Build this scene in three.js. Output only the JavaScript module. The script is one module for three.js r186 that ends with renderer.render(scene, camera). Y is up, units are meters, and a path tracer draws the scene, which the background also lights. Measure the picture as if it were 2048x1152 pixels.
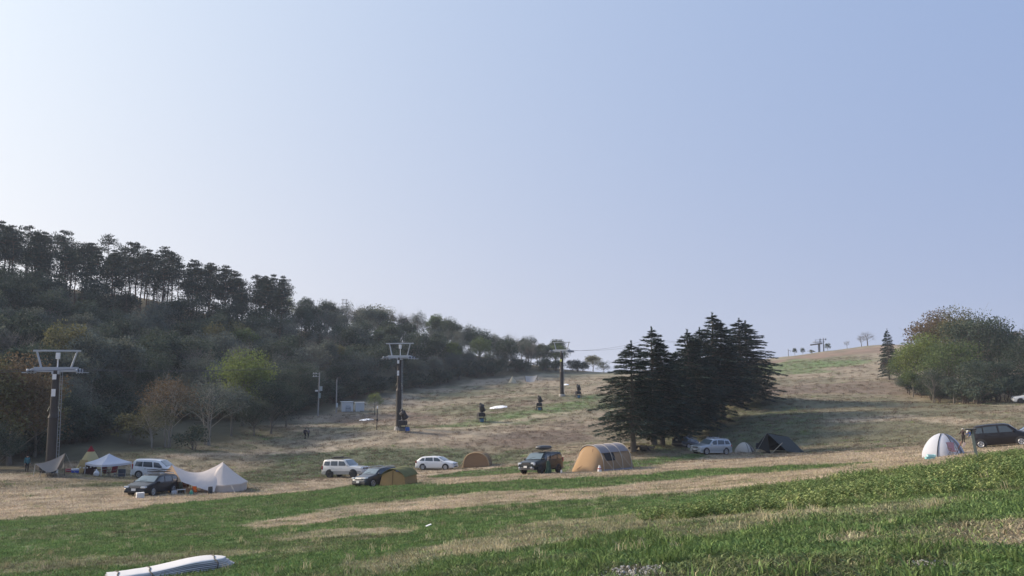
import * as THREE from 'three';
import { ImprovedNoise } from 'three/addons/math/ImprovedNoise.js';
import { RoundedBoxGeometry } from 'three/addons/geometries/RoundedBoxGeometry.js';
import { MarchingCubes } from 'three/addons/objects/MarchingCubes.js';
import { mergeGeometries, mergeVertices, toCreasedNormals } from 'three/addons/utils/BufferGeometryUtils.js';

// ---------------------------------------------------------------- camera, sky, sun, exposure
const scene = new THREE.Scene();
const EYE = 12, PITCH = THREE.MathUtils.degToRad(6), F = 1583;       // F: focal length in pixels of a 2048 x 1152 picture
const camera = new THREE.PerspectiveCamera(40, 16 / 9, 0.3, 3000);
camera.position.set(0, EYE, 0); camera.rotation.x = PITCH;
const renderer = new THREE.WebGLRenderer({ antialias: true });
renderer.toneMapping = THREE.LinearToneMapping; renderer.toneMappingExposure = 1.25;
renderer.shadowMap.enabled = true; renderer.shadowMap.type = THREE.PCFSoftShadowMap;

const SUN_AZ = THREE.MathUtils.degToRad(-68), SUN_EL = THREE.MathUtils.degToRad(27);   // hazy low sun, left of the frame and a little ahead
const sunDir = new THREE.Vector3(Math.sin(SUN_AZ) * Math.cos(SUN_EL), Math.sin(SUN_EL), -Math.cos(SUN_AZ) * Math.cos(SUN_EL));
function skyColor(d) {
  const e = Math.max(0, Math.asin(THREE.MathUtils.clamp(d.y, -1, 1)) * 180 / Math.PI);
  const g = Math.acos(THREE.MathUtils.clamp(d.dot(sunDir), -1, 1)) * 180 / Math.PI;
  const low = Math.exp(-e / 13), glow = Math.exp(-g / 40), zen = [0.173, 0.292, 0.594], hor = [0.08, 0.06, 0.01], zg = [1.17, 1.18, 0.89], hg = [1.33, 0.90, 0.35];
  return [0, 1, 2].map((k) => (zen[k] + zg[k] * glow + (hor[k] + hg[k] * glow) * low) / 1.25);
}
{
  const w = 512, h = 256, px = new Float32Array(w * h * 4), d = new THREE.Vector3();
  for (let j = 0; j < h; j++) for (let i = 0; i < w; i++) {
    const phi = ((i + 0.5) / w - 0.5) * 2 * Math.PI, th = ((j + 0.5) / h - 0.5) * Math.PI;
    d.set(Math.cos(phi) * Math.cos(th), Math.sin(th), Math.sin(phi) * Math.cos(th));
    px.set([...skyColor(d), 1], (j * w + i) * 4);
  }
  const t = new THREE.DataTexture(px, w, h, THREE.RGBAFormat, THREE.FloatType);
  t.mapping = THREE.EquirectangularReflectionMapping; t.magFilter = THREE.LinearFilter; t.minFilter = THREE.LinearFilter; t.needsUpdate = true;
  scene.background = t; scene.environment = t;
}
const sun = new THREE.DirectionalLight(0xffebd2, 4.9);
sun.position.copy(sunDir).multiplyScalar(400).add(new THREE.Vector3(0, 0, -90)); sun.target.position.set(0, 0, -90);
sun.castShadow = true; sun.shadow.radius = 22; sun.shadow.mapSize.set(4096, 4096);
Object.assign(sun.shadow.camera, { left: -180, right: 180, top: 160, bottom: -160, near: 1, far: 900 });
scene.add(sun, sun.target);
scene.fog = new THREE.FogExp2(0xcfd9e8, 0.0003);

// ---------------------------------------------------------------- helpers
const V = (x, y, z) => new THREE.Vector3(x, y, z), { lerp, clamp, smoothstep } = THREE.MathUtils;
function random(seed) { let a = seed >>> 0; return () => { a = (a + 0x6D2B79F5) | 0; let t = Math.imul(a ^ (a >>> 15), 1 | a); t = (t + Math.imul(t ^ (t >>> 7), 61 | t)) ^ t; return ((t ^ (t >>> 14)) >>> 0) / 4294967296; }; }
const noiseSource = new ImprovedNoise(), noise = (x, y, z = 0.37) => noiseSource.noise(x, y, z);
const fbm = (x, y, n = 3, z = 0.37) => { let s = 0, a = 1, f = 1; for (let k = 0; k < n; k++) { s += a * noise(x * f, y * f, z + k * 7.3); a *= 0.5; f *= 2.03; } return s; };
const CP = Math.cos(PITCH), SP = Math.sin(PITCH);
// the point that a pixel of the photograph (2048 x 1152) shows, at a given distance ahead in metres
function at(px, py, z) { const cx = (px - 1024) / F, cy = (576 - py) / F, s = z / (CP - cy * SP); return V(cx * s, EYE + (cy * CP + SP) * s, -z); }
const taken = new Map();
function numbered(name) { const n = taken.get(name) ?? 0; taken.set(name, n + 1); return n ? `${name}_${String(n).padStart(3, '0')}` : name; }
function tag(o, label, category, group, kind) { if (label) o.userData.label = label; if (category) o.userData.category = category; if (group) o.userData.group = group; if (kind) o.userData.kind = kind; return o; }
function shade(o) { o.traverse((m) => { if (m.isMesh) { m.castShadow = true; m.receiveShadow = true; } }); return o; }
function thing(name, label, category, position, turn = 0, group) {
  const o = new THREE.Group(); o.name = numbered(name); o.position.copy(position); o.rotation.y = turn; scene.add(o);
  return tag(o, label, category, group);
}
function part(name, geometry, material, parent) {
  const m = new THREE.Mesh(Array.isArray(geometry) ? joined(geometry) : geometry, material); m.name = name; m.castShadow = m.receiveShadow = true; parent.add(m); return m;
}
function single(name, geometry, material, position, turn, label, category, group, kind) {   // a thing that is one mesh
  const m = new THREE.Mesh(Array.isArray(geometry) ? joined(geometry) : geometry, material); m.name = numbered(name); m.castShadow = m.receiveShadow = true;
  if (position) m.position.copy(position); m.rotation.y = turn || 0; scene.add(m); return tag(m, label, category, group, kind);
}
function joined(list) {
  return mergeGeometries(list.map((g) => { let h = g.index ? g.toNonIndexed() : g.clone(); for (const k of Object.keys(h.attributes)) if (!['position', 'normal', 'uv'].includes(k)) h.deleteAttribute(k);
    if (!h.attributes.normal) h.computeVertexNormals(); if (!h.attributes.uv) h.setAttribute('uv', new THREE.BufferAttribute(new Float32Array(h.attributes.position.count * 2), 2)); return h; }));
}
const box = (w, h, d, x = 0, y = 0, z = 0, r = 0) => (r ? new RoundedBoxGeometry(w, h, d, 2, r) : new THREE.BoxGeometry(w, h, d)).translate(x, y, z);
function rod(a, b, r0, r1 = r0, sides = 8) {
  const d = b.clone().sub(a), g = new THREE.CylinderGeometry(r1, r0, d.length(), sides);
  g.applyQuaternion(new THREE.Quaternion().setFromUnitVectors(V(0, 1, 0), d.normalize())); return g.translate((a.x + b.x) / 2, (a.y + b.y) / 2, (a.z + b.z) / 2);
}
// a tapered limb through points, appended to a soup of triangles
class Soup {
  constructor() { this.p = []; this.n = []; this.c = []; this.i = []; }
  get count() { return this.p.length / 3; }
  vertex(v, n, c) { this.p.push(v.x, v.y, v.z); this.n.push(n.x, n.y, n.z); this.c.push(c[0], c[1], c[2]); return this.count - 1; }
  limb(pts, radii, sides, c = [1, 1, 1]) {
    const rings = []; let u = null;
    for (let k = 0; k < pts.length; k++) {
      const d = pts[Math.min(k + 1, pts.length - 1)].clone().sub(pts[Math.max(k - 1, 0)]).normalize();
      if (!u) u = Math.abs(d.y) < 0.9 ? V(0, 1, 0).cross(d).normalize() : V(1, 0, 0).cross(d).normalize(); else u = u.sub(d.clone().multiplyScalar(u.dot(d))).normalize();
      const w = d.clone().cross(u), ring = [];
      for (let s = 0; s < sides; s++) { const a = s / sides * Math.PI * 2, n = u.clone().multiplyScalar(Math.cos(a)).addScaledVector(w, Math.sin(a)); ring.push(this.vertex(pts[k].clone().addScaledVector(n, radii[k]), n, c)); }
      rings.push(ring);
    }
    for (let k = 0; k + 1 < rings.length; k++) for (let s = 0; s < sides; s++) { const a = rings[k][s], b = rings[k][(s + 1) % sides], d = rings[k + 1][s], e = rings[k + 1][(s + 1) % sides]; this.i.push(a, b, e, a, e, d); }
  }
  leaf(o, dir, side, len, wid, c, fold = 0) {   // a leaf or needle spray: a pointed diamond folded a little along its middle
    const n = side.clone().cross(dir).normalize(), m = o.clone().addScaledVector(dir, len * 0.45);
    const a = this.vertex(o, n, c), b = this.vertex(m.clone().addScaledVector(side, wid / 2).addScaledVector(n, fold * wid), n, c), d = this.vertex(m.clone().addScaledVector(side, -wid / 2).addScaledVector(n, fold * wid), n, c), e = this.vertex(o.clone().addScaledVector(dir, len), n, c);
    this.i.push(a, b, e, a, e, d);
  }
  blade(o, dir, bend, side, len, wid, c) {      // a grass blade of two bent segments
    const m = o.clone().addScaledVector(dir, len * 0.55), t = m.clone().addScaledVector(dir.clone().add(bend).normalize(), len * 0.45), n = dir.clone().cross(side).normalize();
    const a = this.vertex(o.clone().addScaledVector(side, wid / 2), n, c), b = this.vertex(o.clone().addScaledVector(side, -wid / 2), n, c), d = this.vertex(m.clone().addScaledVector(side, wid * 0.42), n, c), e = this.vertex(m.clone().addScaledVector(side, -wid * 0.42), n, c), f = this.vertex(t, n, c);
    this.i.push(a, b, e, a, e, d, d, e, f);
  }
  geometry() {
    const g = new THREE.BufferGeometry();
    g.setAttribute('position', new THREE.Float32BufferAttribute(this.p, 3)); g.setAttribute('normal', new THREE.Float32BufferAttribute(this.n, 3)); g.setAttribute('color', new THREE.Float32BufferAttribute(this.c, 3));
    g.setIndex(this.i); return g;
  }
}
const lin = (r, g, b) => new THREE.Color().setRGB(r, g, b);
const mat = (rgb, roughness = 0.8, extra = {}) => new THREE.MeshStandardMaterial({ color: Array.isArray(rgb) ? lin(...rgb) : new THREE.Color(rgb), roughness, ...extra });
const phys = (rgb, roughness, extra) => new THREE.MeshPhysicalMaterial({ color: Array.isArray(rgb) ? lin(...rgb) : new THREE.Color(rgb), roughness, ...extra });
function onSphere(r) { const u = r() * 2 - 1, a = r() * Math.PI * 2, s = Math.sqrt(1 - u * u); return V(s * Math.cos(a), u, s * Math.sin(a)); }

// ---------------------------------------------------------------- terrain: a smooth surface through surveyed points
const survey = [
  // foreground bank falling to the left
  [-300, 1152, 22], [0, 1152, 18], [350, 1146, 16.6], [700, 1152, 12], [1024, 1152, 9.2], [1400, 1152, 7.6], [1800, 1152, 6.9], [2150, 1152, 6.6],
  [-300, 1085, 32], [0, 1085, 29], [350, 1075, 27], [700, 1075, 21.5], [1024, 1075, 16.5], [1400, 1075, 12.5], [1800, 1065, 10.5], [2150, 1050, 9.6],
  [0, 1042, 41], [300, 1018, 46], [560, 1005, 46], [700, 1030, 34], [1024, 1010, 33], [1250, 1020, 27], [1400, 1012, 25], [1600, 994, 22.5], [1800, 968, 21], [2048, 938, 19], [2250, 914, 18],
  [1024, 975, 48], [1400, 965, 44], [1700, 938, 43], [1935, 920, 36], [2150, 905, 30],
  // the camp
  [0, 965, 68], [107, 945, 76], [195, 953, 81], [315, 957, 83], [300, 991, 59], [430, 986, 63], [560, 962, 74], [692, 957, 81], [760, 973, 68], [875, 942, 85], [957, 934, 90], [1080, 948, 68], [1195, 943, 70],
  [1262, 907, 85], [1330, 893, 95], [1373, 911, 97], [1417, 916, 82], [1490, 906, 92], [1560, 906, 88], [1720, 905, 72], [1873, 913, 53], [1990, 894, 56], [2140, 880, 60], [1914, 888, 80],
  // the slope behind
  [300, 912, 96], [460, 892, 108], [618, 881, 114], [798, 860, 118], [963, 842, 128], [1077, 818, 140], [1123, 793, 165], [737, 838, 140], [1000, 816, 150], [1130, 768, 200], [705, 822, 152], [1440, 838, 126], [1485, 812, 140],
  [600, 842, 138], [900, 772, 205], [1060, 757, 228], [1190, 747, 262],
  [1600, 850, 110], [1600, 800, 142], [1600, 758, 185], [1530, 719, 255], [1640, 705, 262], [1755, 692, 270], [1773, 730, 205], [1900, 803, 138], [2048, 803, 124], [1800, 865, 98], [2030, 850, 92], [2048, 730, 190], [2250, 800, 120],
  // beyond the crest
  [1190, 765, 330], [1530, 760, 340], [1755, 750, 350], [2048, 676, 420], [2200, 660, 430],
  // the wooded hill on the left
  [0, 938, 84], [-300, 950, 84], [0, 780, 118], [0, 650, 160], [0, 560, 200], [280, 596, 218], [560, 656, 238], [760, 682, 252], [900, 702, 262], [1050, 728, 272], [300, 760, 160], [600, 745, 190], [-300, 520, 195], [-600, 560, 190],
].map(([px, py, z]) => at(px, py, z));
survey.push(V(0, EYE - 1.62, 0), V(6, EYE - 1.2, 2), V(-8, EYE - 2.6, 2), V(0, EYE - 1.4, 25), V(40, EYE - 0.5, 20), V(-40, EYE - 8, 10), V(-140, EYE - 9, -40), V(120, EYE + 1, -40), V(-60, 18, -330), V(-160, 14, -320), V(60, 8, -360), V(-300, 20, -200), V(300, 30, -150), V(0, 0, -600), V(-400, 0, -550), V(400, 20, -600), V(0, 8, 200), V(300, 8, 200), V(-300, 0, 200));
const KERNEL = 16;   // metres squared, roundness of the multiquadric
const field = (() => {
  const n = survey.length, N = n + 3, A = Array.from({ length: N }, () => new Float64Array(N + 1)), phi = (dx, dz) => Math.sqrt(dx * dx + dz * dz + KERNEL);
  for (let i = 0; i < n; i++) {
    for (let j = 0; j < n; j++) A[i][j] = -phi(survey[i].x - survey[j].x, survey[i].z - survey[j].z);
    A[i][i] += -0.15 * 0;
    A[i][n] = A[n][i] = 1; A[i][n + 1] = A[n + 1][i] = survey[i].x / 100; A[i][n + 2] = A[n + 2][i] = survey[i].z / 100; A[i][N] = survey[i].y;
  }
  for (let c = 0; c < N; c++) {
    let p = c; for (let r = c + 1; r < N; r++) if (Math.abs(A[r][c]) > Math.abs(A[p][c])) p = r; [A[c], A[p]] = [A[p], A[c]];
    for (let r = c + 1; r < N; r++) { const k = A[r][c] / A[c][c]; if (k) for (let q = c; q <= N; q++) A[r][q] -= k * A[c][q]; }
  }
  const w = new Float64Array(N); for (let r = N - 1; r >= 0; r--) { let s = A[r][N]; for (let q = r + 1; q < N; q++) s -= A[r][q] * w[q]; w[r] = s / A[r][r]; }
  return w;
})();
function height(x, z) {
  const n = survey.length; let s = field[n] + field[n + 1] * x / 100 + field[n + 2] * z / 100;
  for (let j = 0; j < n; j++) { const dx = x - survey[j].x, dz = z - survey[j].z; s -= field[j] * Math.sqrt(dx * dx + dz * dz + KERNEL); }
  const d = Math.hypot(x, z), far = smoothstep(d, 85, 130), near = smoothstep(d, 5, 25);
  s += near * (0.10 * noise(x * 0.16, z * 0.16) + 0.035 * noise(x * 0.9, z * 0.9)) + far * (0.42 * noise((x + z * 0.25) * 0.035, z * 0.11, 4.2) + 0.16 * noise(x * 0.12, z * 0.3, 8.1));
  return s;
}
const ground = (x, z) => V(x, height(x, z), z);
// where the line of sight through a pixel meets the terrain
function groundAt(px, py) {
  const d = at(px, py, 1).sub(V(0, EYE, 0)); let last = 4;
  for (let z = 4.2; z < 420; z *= 1.02) {
    if (EYE + d.y * z < height(d.x * z, -z)) { let lo = last, hi = z; for (let k = 0; k < 14; k++) { const m = (lo + hi) / 2; if (EYE + d.y * m < height(d.x * m, -m)) hi = m; else lo = m; } return ground(d.x * hi, -hi); }
    last = z;
  }
  return ground(d.x * 300, -300);
}
const standAt = (px, z) => { const x = (px - 1024) / F * z / CP; return ground(x * CP * CP + x * (1 - CP * CP), -z); };   // on the terrain, z metres ahead, in the column px

// ---------------------------------------------------------------- what grows where: patches of lush, dry and brown grass, some carrying painted conifer shade
const TONE = { green: [0.150, 0.240, 0.088], straw: [0.500, 0.420, 0.310], pale: [0.54, 0.47, 0.34], olive: [0.215, 0.210, 0.130], darkOlive: [0.135, 0.160, 0.090], brown: [0.255, 0.200, 0.155], rust: [0.29, 0.205, 0.155], soil: [0.12, 0.10, 0.085], wood: [0.09, 0.085, 0.05], leafy: [0.19, 0.24, 0.09] };
const patches = [
  ['wood', 1, 3, [[-400, 945], [0, 942], [150, 925], [300, 903], [450, 884], [600, 838], [640, 822], [760, 800], [900, 768], [1050, 754], [1190, 746], [1060, 730], [560, 660], [0, 565], [-400, 540]]],
  ['darkOlive', 0.92, 2.5, [[480, 962], [500, 932], [560, 905], [700, 895], [860, 900], [1030, 905], [1050, 926], [900, 938], [700, 946], [560, 962]]],
  ['darkOlive', 0.75, 2, [[60, 990], [130, 968], [285, 972], [285, 986], [150, 1002]]],
  ['olive', 0.8, 4, [[1480, 862], [1500, 822], [1700, 800], [1900, 802], [2060, 830], [2060, 862], [1800, 886], [1600, 896]]],  // darker olive paints the shadow right of the conifers into the grass colour
  ['darkOlive', 0.75, 3, [[1260, 905], [1300, 880], [1420, 845], [1500, 800], [1640, 820], [1640, 880], [1480, 900], [1350, 905]]],  // dark tone paints shade under and beside the conifer row
  ['brown', 0.9, 3, [[850, 888], [1000, 868], [1190, 846], [1200, 882], [1040, 897], [900, 899]]],
  ['brown', 0.9, 2, [[630, 842], [800, 824], [890, 826], [870, 843], [700, 850]]],
  ['green', 0.7, 3, [[890, 853], [960, 832], [1080, 814], [1190, 793], [1200, 817], [1080, 836], [960, 853]]],
  ['brown', 0.7, 3, [[930, 835], [980, 822], [1010, 812], [1080, 800], [1100, 806], [1000, 826]]],
  ['olive', 0.95, 3, [[820, 800], [900, 785], [1040, 762], [1060, 770], [900, 800]]],
  ['green', 0.75, 5, [[1515, 732], [1600, 722], [1720, 717], [1740, 727], [1640, 742], [1520, 748]]],
  ['brown', 0.85, 4, [[1520, 778], [1700, 762], [1800, 766], [1900, 790], [1800, 791], [1650, 786], [1520, 790]]],
  ['rust', 0.9, 4, [[1510, 726], [1640, 707], [1770, 690], [1770, 704], [1650, 715], [1520, 728]]],
  ['straw', 0.9, 1.2, [[300, 914], [450, 904], [640, 894], [760, 881], [940, 868], [1190, 840], [1190, 847], [940, 877], [760, 891], [640, 904], [450, 914], [300, 924]]],
  ['pale', 0.8, 1, [[640, 884], [760, 868], [960, 850], [1200, 815], [1200, 819], [960, 855], [760, 874], [640, 890]]],
  ['straw', 0.8, 1.5, [[1650, 837], [1800, 831], [2010, 842], [2010, 849], [1800, 840], [1660, 846]]],
  ['straw', 1, 1.2, [[-400, 985], [0, 985], [270, 974], [330, 986], [500, 986], [700, 948], [850, 940], [1000, 932], [1000, 946], [860, 956], [700, 974], [500, 995], [240, 1022], [0, 1042], [-400, 1075]]],
  ['green', 0.97, 0.7, [[-400, 1082], [0, 1042], [240, 1022], [400, 1003], [500, 995], [700, 973], [800, 962], [1000, 958], [1250, 952], [1400, 940], [1600, 929], [1760, 922], [1780, 936], [2200, 905], [2200, 1290], [-400, 1290]]],
  ['green', 0.95, 0.7, [[850, 956], [900, 946], [1000, 937], [1050, 930], [1130, 924], [1135, 945], [1000, 951]]],
  ['green', 0.95, 0.7, [[1240, 926], [1350, 914], [1410, 906], [1400, 917], [1300, 932], [1245, 937]]],
  ['straw', 0.95, 0.9, [[800, 966], [950, 954], [1040, 947], [1200, 944], [1300, 934], [1400, 916], [1600, 908], [1800, 904], [1930, 897], [2150, 885], [2150, 902], [1930, 914], [1800, 924], [1600, 931], [1400, 941], [1250, 953], [1060, 962], [900, 972]]],
  ['straw', 0.95, 0.6, [[450, 1056], [600, 1030], [700, 1011], [850, 995], [1000, 983], [1200, 975], [1400, 955], [1600, 943], [1800, 921], [1935, 911], [2150, 898], [2150, 912], [1935, 926], [1800, 942], [1600, 964], [1500, 976], [1400, 985], [1200, 996], [1000, 1010], [850, 1023], [700, 1036], [540, 1058]]],
  ['straw', 0.7, 0.5, [[540, 1078], [640, 1062], [800, 1052], [800, 1066], [640, 1082]]],
  ['straw', 0.55, 0.5, [[640, 1150], [760, 1120], [930, 1082], [1050, 1050], [1200, 1035], [1400, 1018], [1420, 1040], [1200, 1076], [1000, 1106], [850, 1122], [800, 1150]]],
  ['straw', 0.5, 0.5, [[-100, 1140], [150, 1118], [500, 1098], [620, 1100], [300, 1130], [-100, 1155]]],
  ['straw', 0.85, 0.25, [[1840, 1090], [1880, 1062], [2048, 1040], [2250, 1030], [2250, 1100], [1960, 1098]]],
  ['straw', 0.7, 0.2, [[1650, 1086], [1700, 1074], [1790, 1078], [1720, 1090]]],
  ['leafy', 0.8, 2.4, [[1150, 1078], [1290, 1040], [1400, 1012], [1600, 972], [1800, 938], [2048, 902], [2300, 880], [2300, 960], [2048, 985], [1800, 1000], [1600, 1022], [1400, 1045]]],
  ['straw', 0.5, 0.6, [[1270, 1068], [1450, 1034], [1700, 1014], [1900, 1004], [1900, 1020], [1650, 1042], [1400, 1078]]],
  ['soil', 0.8, 0.12, [[1170, 1165], [1210, 1136], [1330, 1130], [1360, 1165]]],
  ['soil', 0.8, 0.1, [[1760, 1148], [1800, 1128], [1900, 1124], [1930, 1148]]],
].map(([tone, strength, soft, poly]) => {
  const pts = poly.map(([px, py]) => groundAt(px, py)), xs = pts.map((p) => p.x), zs = pts.map((p) => p.z), m = soft * 4;
  return { tone, strength, soft, pts, x0: Math.min(...xs) - m, x1: Math.max(...xs) + m, z0: Math.min(...zs) - m, z1: Math.max(...zs) + m };
});
function inside(p, x, z) {   // 0 outside to 1 inside, over a ragged border
  if (x < p.x0 || x > p.x1 || z < p.z0 || z > p.z1) return 0;
  let d = Infinity, inn = false;
  for (let i = 0, j = p.pts.length - 1; i < p.pts.length; j = i++) {
    const a = p.pts[i], b = p.pts[j], ex = b.x - a.x, ez = b.z - a.z, t = clamp(((x - a.x) * ex + (z - a.z) * ez) / (ex * ex + ez * ez + 1e-9), 0, 1);
    d = Math.min(d, (x - a.x - ex * t) ** 2 + (z - a.z - ez * t) ** 2);
    if ((a.z > z) !== (b.z > z) && x < ex * (z - a.z) / ez + a.x) inn = !inn;
  }
  d = (inn ? 1 : -1) * Math.sqrt(d) + p.soft * 1.6 * fbm(x / p.soft / 3.1, z / p.soft / 3.1, 2, 2.2);
  return smoothstep(d, -p.soft * 0.6, p.soft * 0.6);
}
function growth(x, z) {      // colour of the sward and how much of it is lush, dry or weedy
  const a = fbm(x * 0.05, z * 0.09, 4, 5.5), b = fbm(x * 0.35, z * 0.45, 2, 9.1), c = noise(x * 1.7, z * 1.7, 3.3);
  const dry = clamp(0.62 + a * 0.9 + b * 0.35, 0, 1), out = [0, 1, 2].map((k) => lerp(TONE.olive[k], TONE.straw[k] * 0.78, dry));
  let lush = (1 - dry) * 0.35, weed = 0, soil = 0, wood = 0;
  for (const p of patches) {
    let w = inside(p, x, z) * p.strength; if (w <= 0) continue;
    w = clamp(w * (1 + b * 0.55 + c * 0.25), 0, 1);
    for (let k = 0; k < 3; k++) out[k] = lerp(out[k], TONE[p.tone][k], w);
    lush = lerp(lush, p.tone === 'green' || p.tone === 'leafy' ? 1 : p.tone === 'darkOlive' ? 0.5 : 0, w);
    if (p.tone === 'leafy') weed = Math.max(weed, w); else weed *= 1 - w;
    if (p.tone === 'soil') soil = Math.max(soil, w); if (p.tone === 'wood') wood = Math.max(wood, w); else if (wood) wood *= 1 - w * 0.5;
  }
  const heath = smoothstep(noise(x * 0.11 + 3, z * 0.26, 12.7) + 0.5 * c, 0.25, 0.6) * smoothstep(-z, 88, 125) * (1 - wood) * 0.55;   // tufts of last year's brown stalks
  const v = 1 + 0.24 * b + 0.18 * c;
  return { rgb: out.map((o, k) => lerp(o, TONE.brown[k] * 0.8, heath) * v), lush, weed, soil, wood };
}

// ---------------------------------------------------------------- ground sheet
function grainTexture(size, seed, paint, srgb = false) {
  const px = new Uint8Array(size * size * 4), r = random(seed); paint(px, size, r);
  const t = new THREE.DataTexture(px, size, size, THREE.RGBAFormat); t.wrapS = t.wrapT = THREE.RepeatWrapping; t.magFilter = THREE.LinearFilter; t.minFilter = THREE.LinearMipmapLinearFilter; t.generateMipmaps = true; if (srgb) t.colorSpace = THREE.SRGBColorSpace; t.needsUpdate = true; return t;
}
function strawPaint(px, n, r) {   // thousands of short stalks lying across one another
  const v = new Float32Array(n * n).fill(0.42);
  for (let k = 0; k < 16000; k++) {
    const a = r() * Math.PI, l = 5 + r() * 16, t = 0.2 + r() * 0.75, bend = (r() - 0.5) * 0.05; let x = r() * n, y = r() * n, b = a;
    for (let s = 0; s < l; s++) { const i = (((y | 0) + n) % n) * n + (((x | 0) + n) % n); v[i] = lerp(v[i], t, 0.75); x += Math.cos(b); y += Math.sin(b); b += bend; }
  }
  for (let i = 0; i < n * n; i++) { const b = clamp(v[i] * 255, 0, 255); px.set([b, b, b, 255], i * 4); }
}
const strawMap = grainTexture(512, 11, (px, n, r) => { strawPaint(px, n, r); for (let i = 0; i < n * n; i++) for (let k = 0; k < 3; k++) px[i * 4 + k] = 205 + px[i * 4 + k] * 0.196; }, true);
const strawBump = grainTexture(512, 11, strawPaint);
{
  const xs = [], zs = [];
  for (let k = -210; k <= 210; k++) xs.push(Math.sinh(k / 210 * 4.0) / Math.sinh(4.0) * 620);
  for (let z = 60, k = 0; z > -640; k++) { zs.push(z); z -= z > 2 ? 3 : clamp(Math.abs(z) * 0.011, 0.12, 2.6) * (z < -300 ? 3 : 1); }
  const nx = xs.length, nz = zs.length, p = new Float32Array(nx * nz * 3), c = new Float32Array(nx * nz * 3), uv = new Float32Array(nx * nz * 2), idx = [];
  for (let j = 0; j < nz; j++) for (let i = 0; i < nx; i++) {
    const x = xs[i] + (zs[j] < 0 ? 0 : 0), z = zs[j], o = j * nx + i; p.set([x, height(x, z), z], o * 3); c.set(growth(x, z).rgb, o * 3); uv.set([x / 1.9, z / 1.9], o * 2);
    if (i && j) idx.push(o - nx - 1, o, o - 1, o - nx - 1, o - nx, o);
  }
  const g = new THREE.BufferGeometry(); g.setAttribute('position', new THREE.BufferAttribute(p, 3)); g.setAttribute('color', new THREE.BufferAttribute(c, 3)); g.setAttribute('uv', new THREE.BufferAttribute(uv, 2));
  for (let k = 0; k < idx.length; k += 3) { const t = idx[k + 1]; idx[k + 1] = idx[k + 2]; idx[k + 2] = t; }
  g.setIndex(idx); g.computeVertexNormals(); if (g.attributes.normal.getY(nx * 20 + 20) < 0) { for (let k = 0; k < idx.length; k += 3) { const t = idx[k + 1]; idx[k + 1] = idx[k + 2]; idx[k + 2] = t; } g.setIndex(idx); g.computeVertexNormals(); }
  const m = new THREE.MeshStandardMaterial({ vertexColors: true, map: strawMap, bumpMap: strawBump, bumpScale: 0.03, roughness: 1 });
  const o = new THREE.Mesh(g, m); o.name = 'ground'; o.receiveShadow = true; o.castShadow = true; tag(o, 'grassy ski slope with mown green and dry straw coloured strips', 'ground', null, 'structure'); scene.add(o);
}

// ---------------------------------------------------------------- grass, straw and weeds as real blades
function tuft(seed, n, h, spread, wid, lean, tint = 0.34) {
  const r = random(seed), s = new Soup();
  for (let k = 0; k < n; k++) {
    const a = r() * 6.283, q = Math.sqrt(r()) * spread, o = V(Math.cos(a) * q, -0.02, Math.sin(a) * q), b = r() * 6.283, l = lean * (0.3 + r());
    const dir = V(Math.cos(b) * l, 1, Math.sin(b) * l).normalize(), side = V(-Math.sin(b + r()), 0, Math.cos(b + r())).normalize(), v = 1 + (r() - 0.5) * 2 * tint;
    s.blade(o, dir, V(Math.cos(b) * (0.5 + r()), -0.4 * r() - lean * 0.3, Math.sin(b) * (0.5 + r())), side, h * (0.55 + 0.6 * r()), wid * (0.7 + 0.6 * r()), [v, v, v * (0.92 + 0.16 * r())]);
  }
  return s.geometry();
}
function weedPlant(seed) {
  const r = random(seed), s = new Soup();
  for (let k = 0; k < 4; k++) {
    const a = r() * 6.283, h = 0.10 + r() * 0.16, top = V(Math.cos(a) * 0.12 * (1 + r()), h, Math.sin(a) * 0.12 * (1 + r())), foot = V(top.x * 0.3, -0.03, top.z * 0.3);
    s.limb([foot, top.clone().lerp(foot, 0.5).add(V(0.01, 0.01, 0)), top], [0.006, 0.005, 0.003], 3, [0.8, 0.85, 0.7]);
    for (let j = 0; j < 9; j++) {
      const t = 0.25 + 0.75 * j / 8, o = foot.clone().lerp(top, t), b = j * 2.4 + r(), d = V(Math.cos(b), 0.35 + r() * 0.5, Math.sin(b)).normalize(), side = V(-Math.sin(b), (r() - 0.5) * 0.5, Math.cos(b)).normalize(), v = 0.85 + r() * 0.3;
      s.leaf(o, d, side, 0.06 + r() * 0.06, 0.03 + r() * 0.03, [v, v, v * 0.9], 0.2);
    }
  }
  return s.geometry();
}
const bladeMaterial = phys([1, 1, 1], 0.9, { vertexColors: true, side: THREE.DoubleSide, transmission: 0.3, thickness: 0, specularIntensity: 0.2 });
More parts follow.
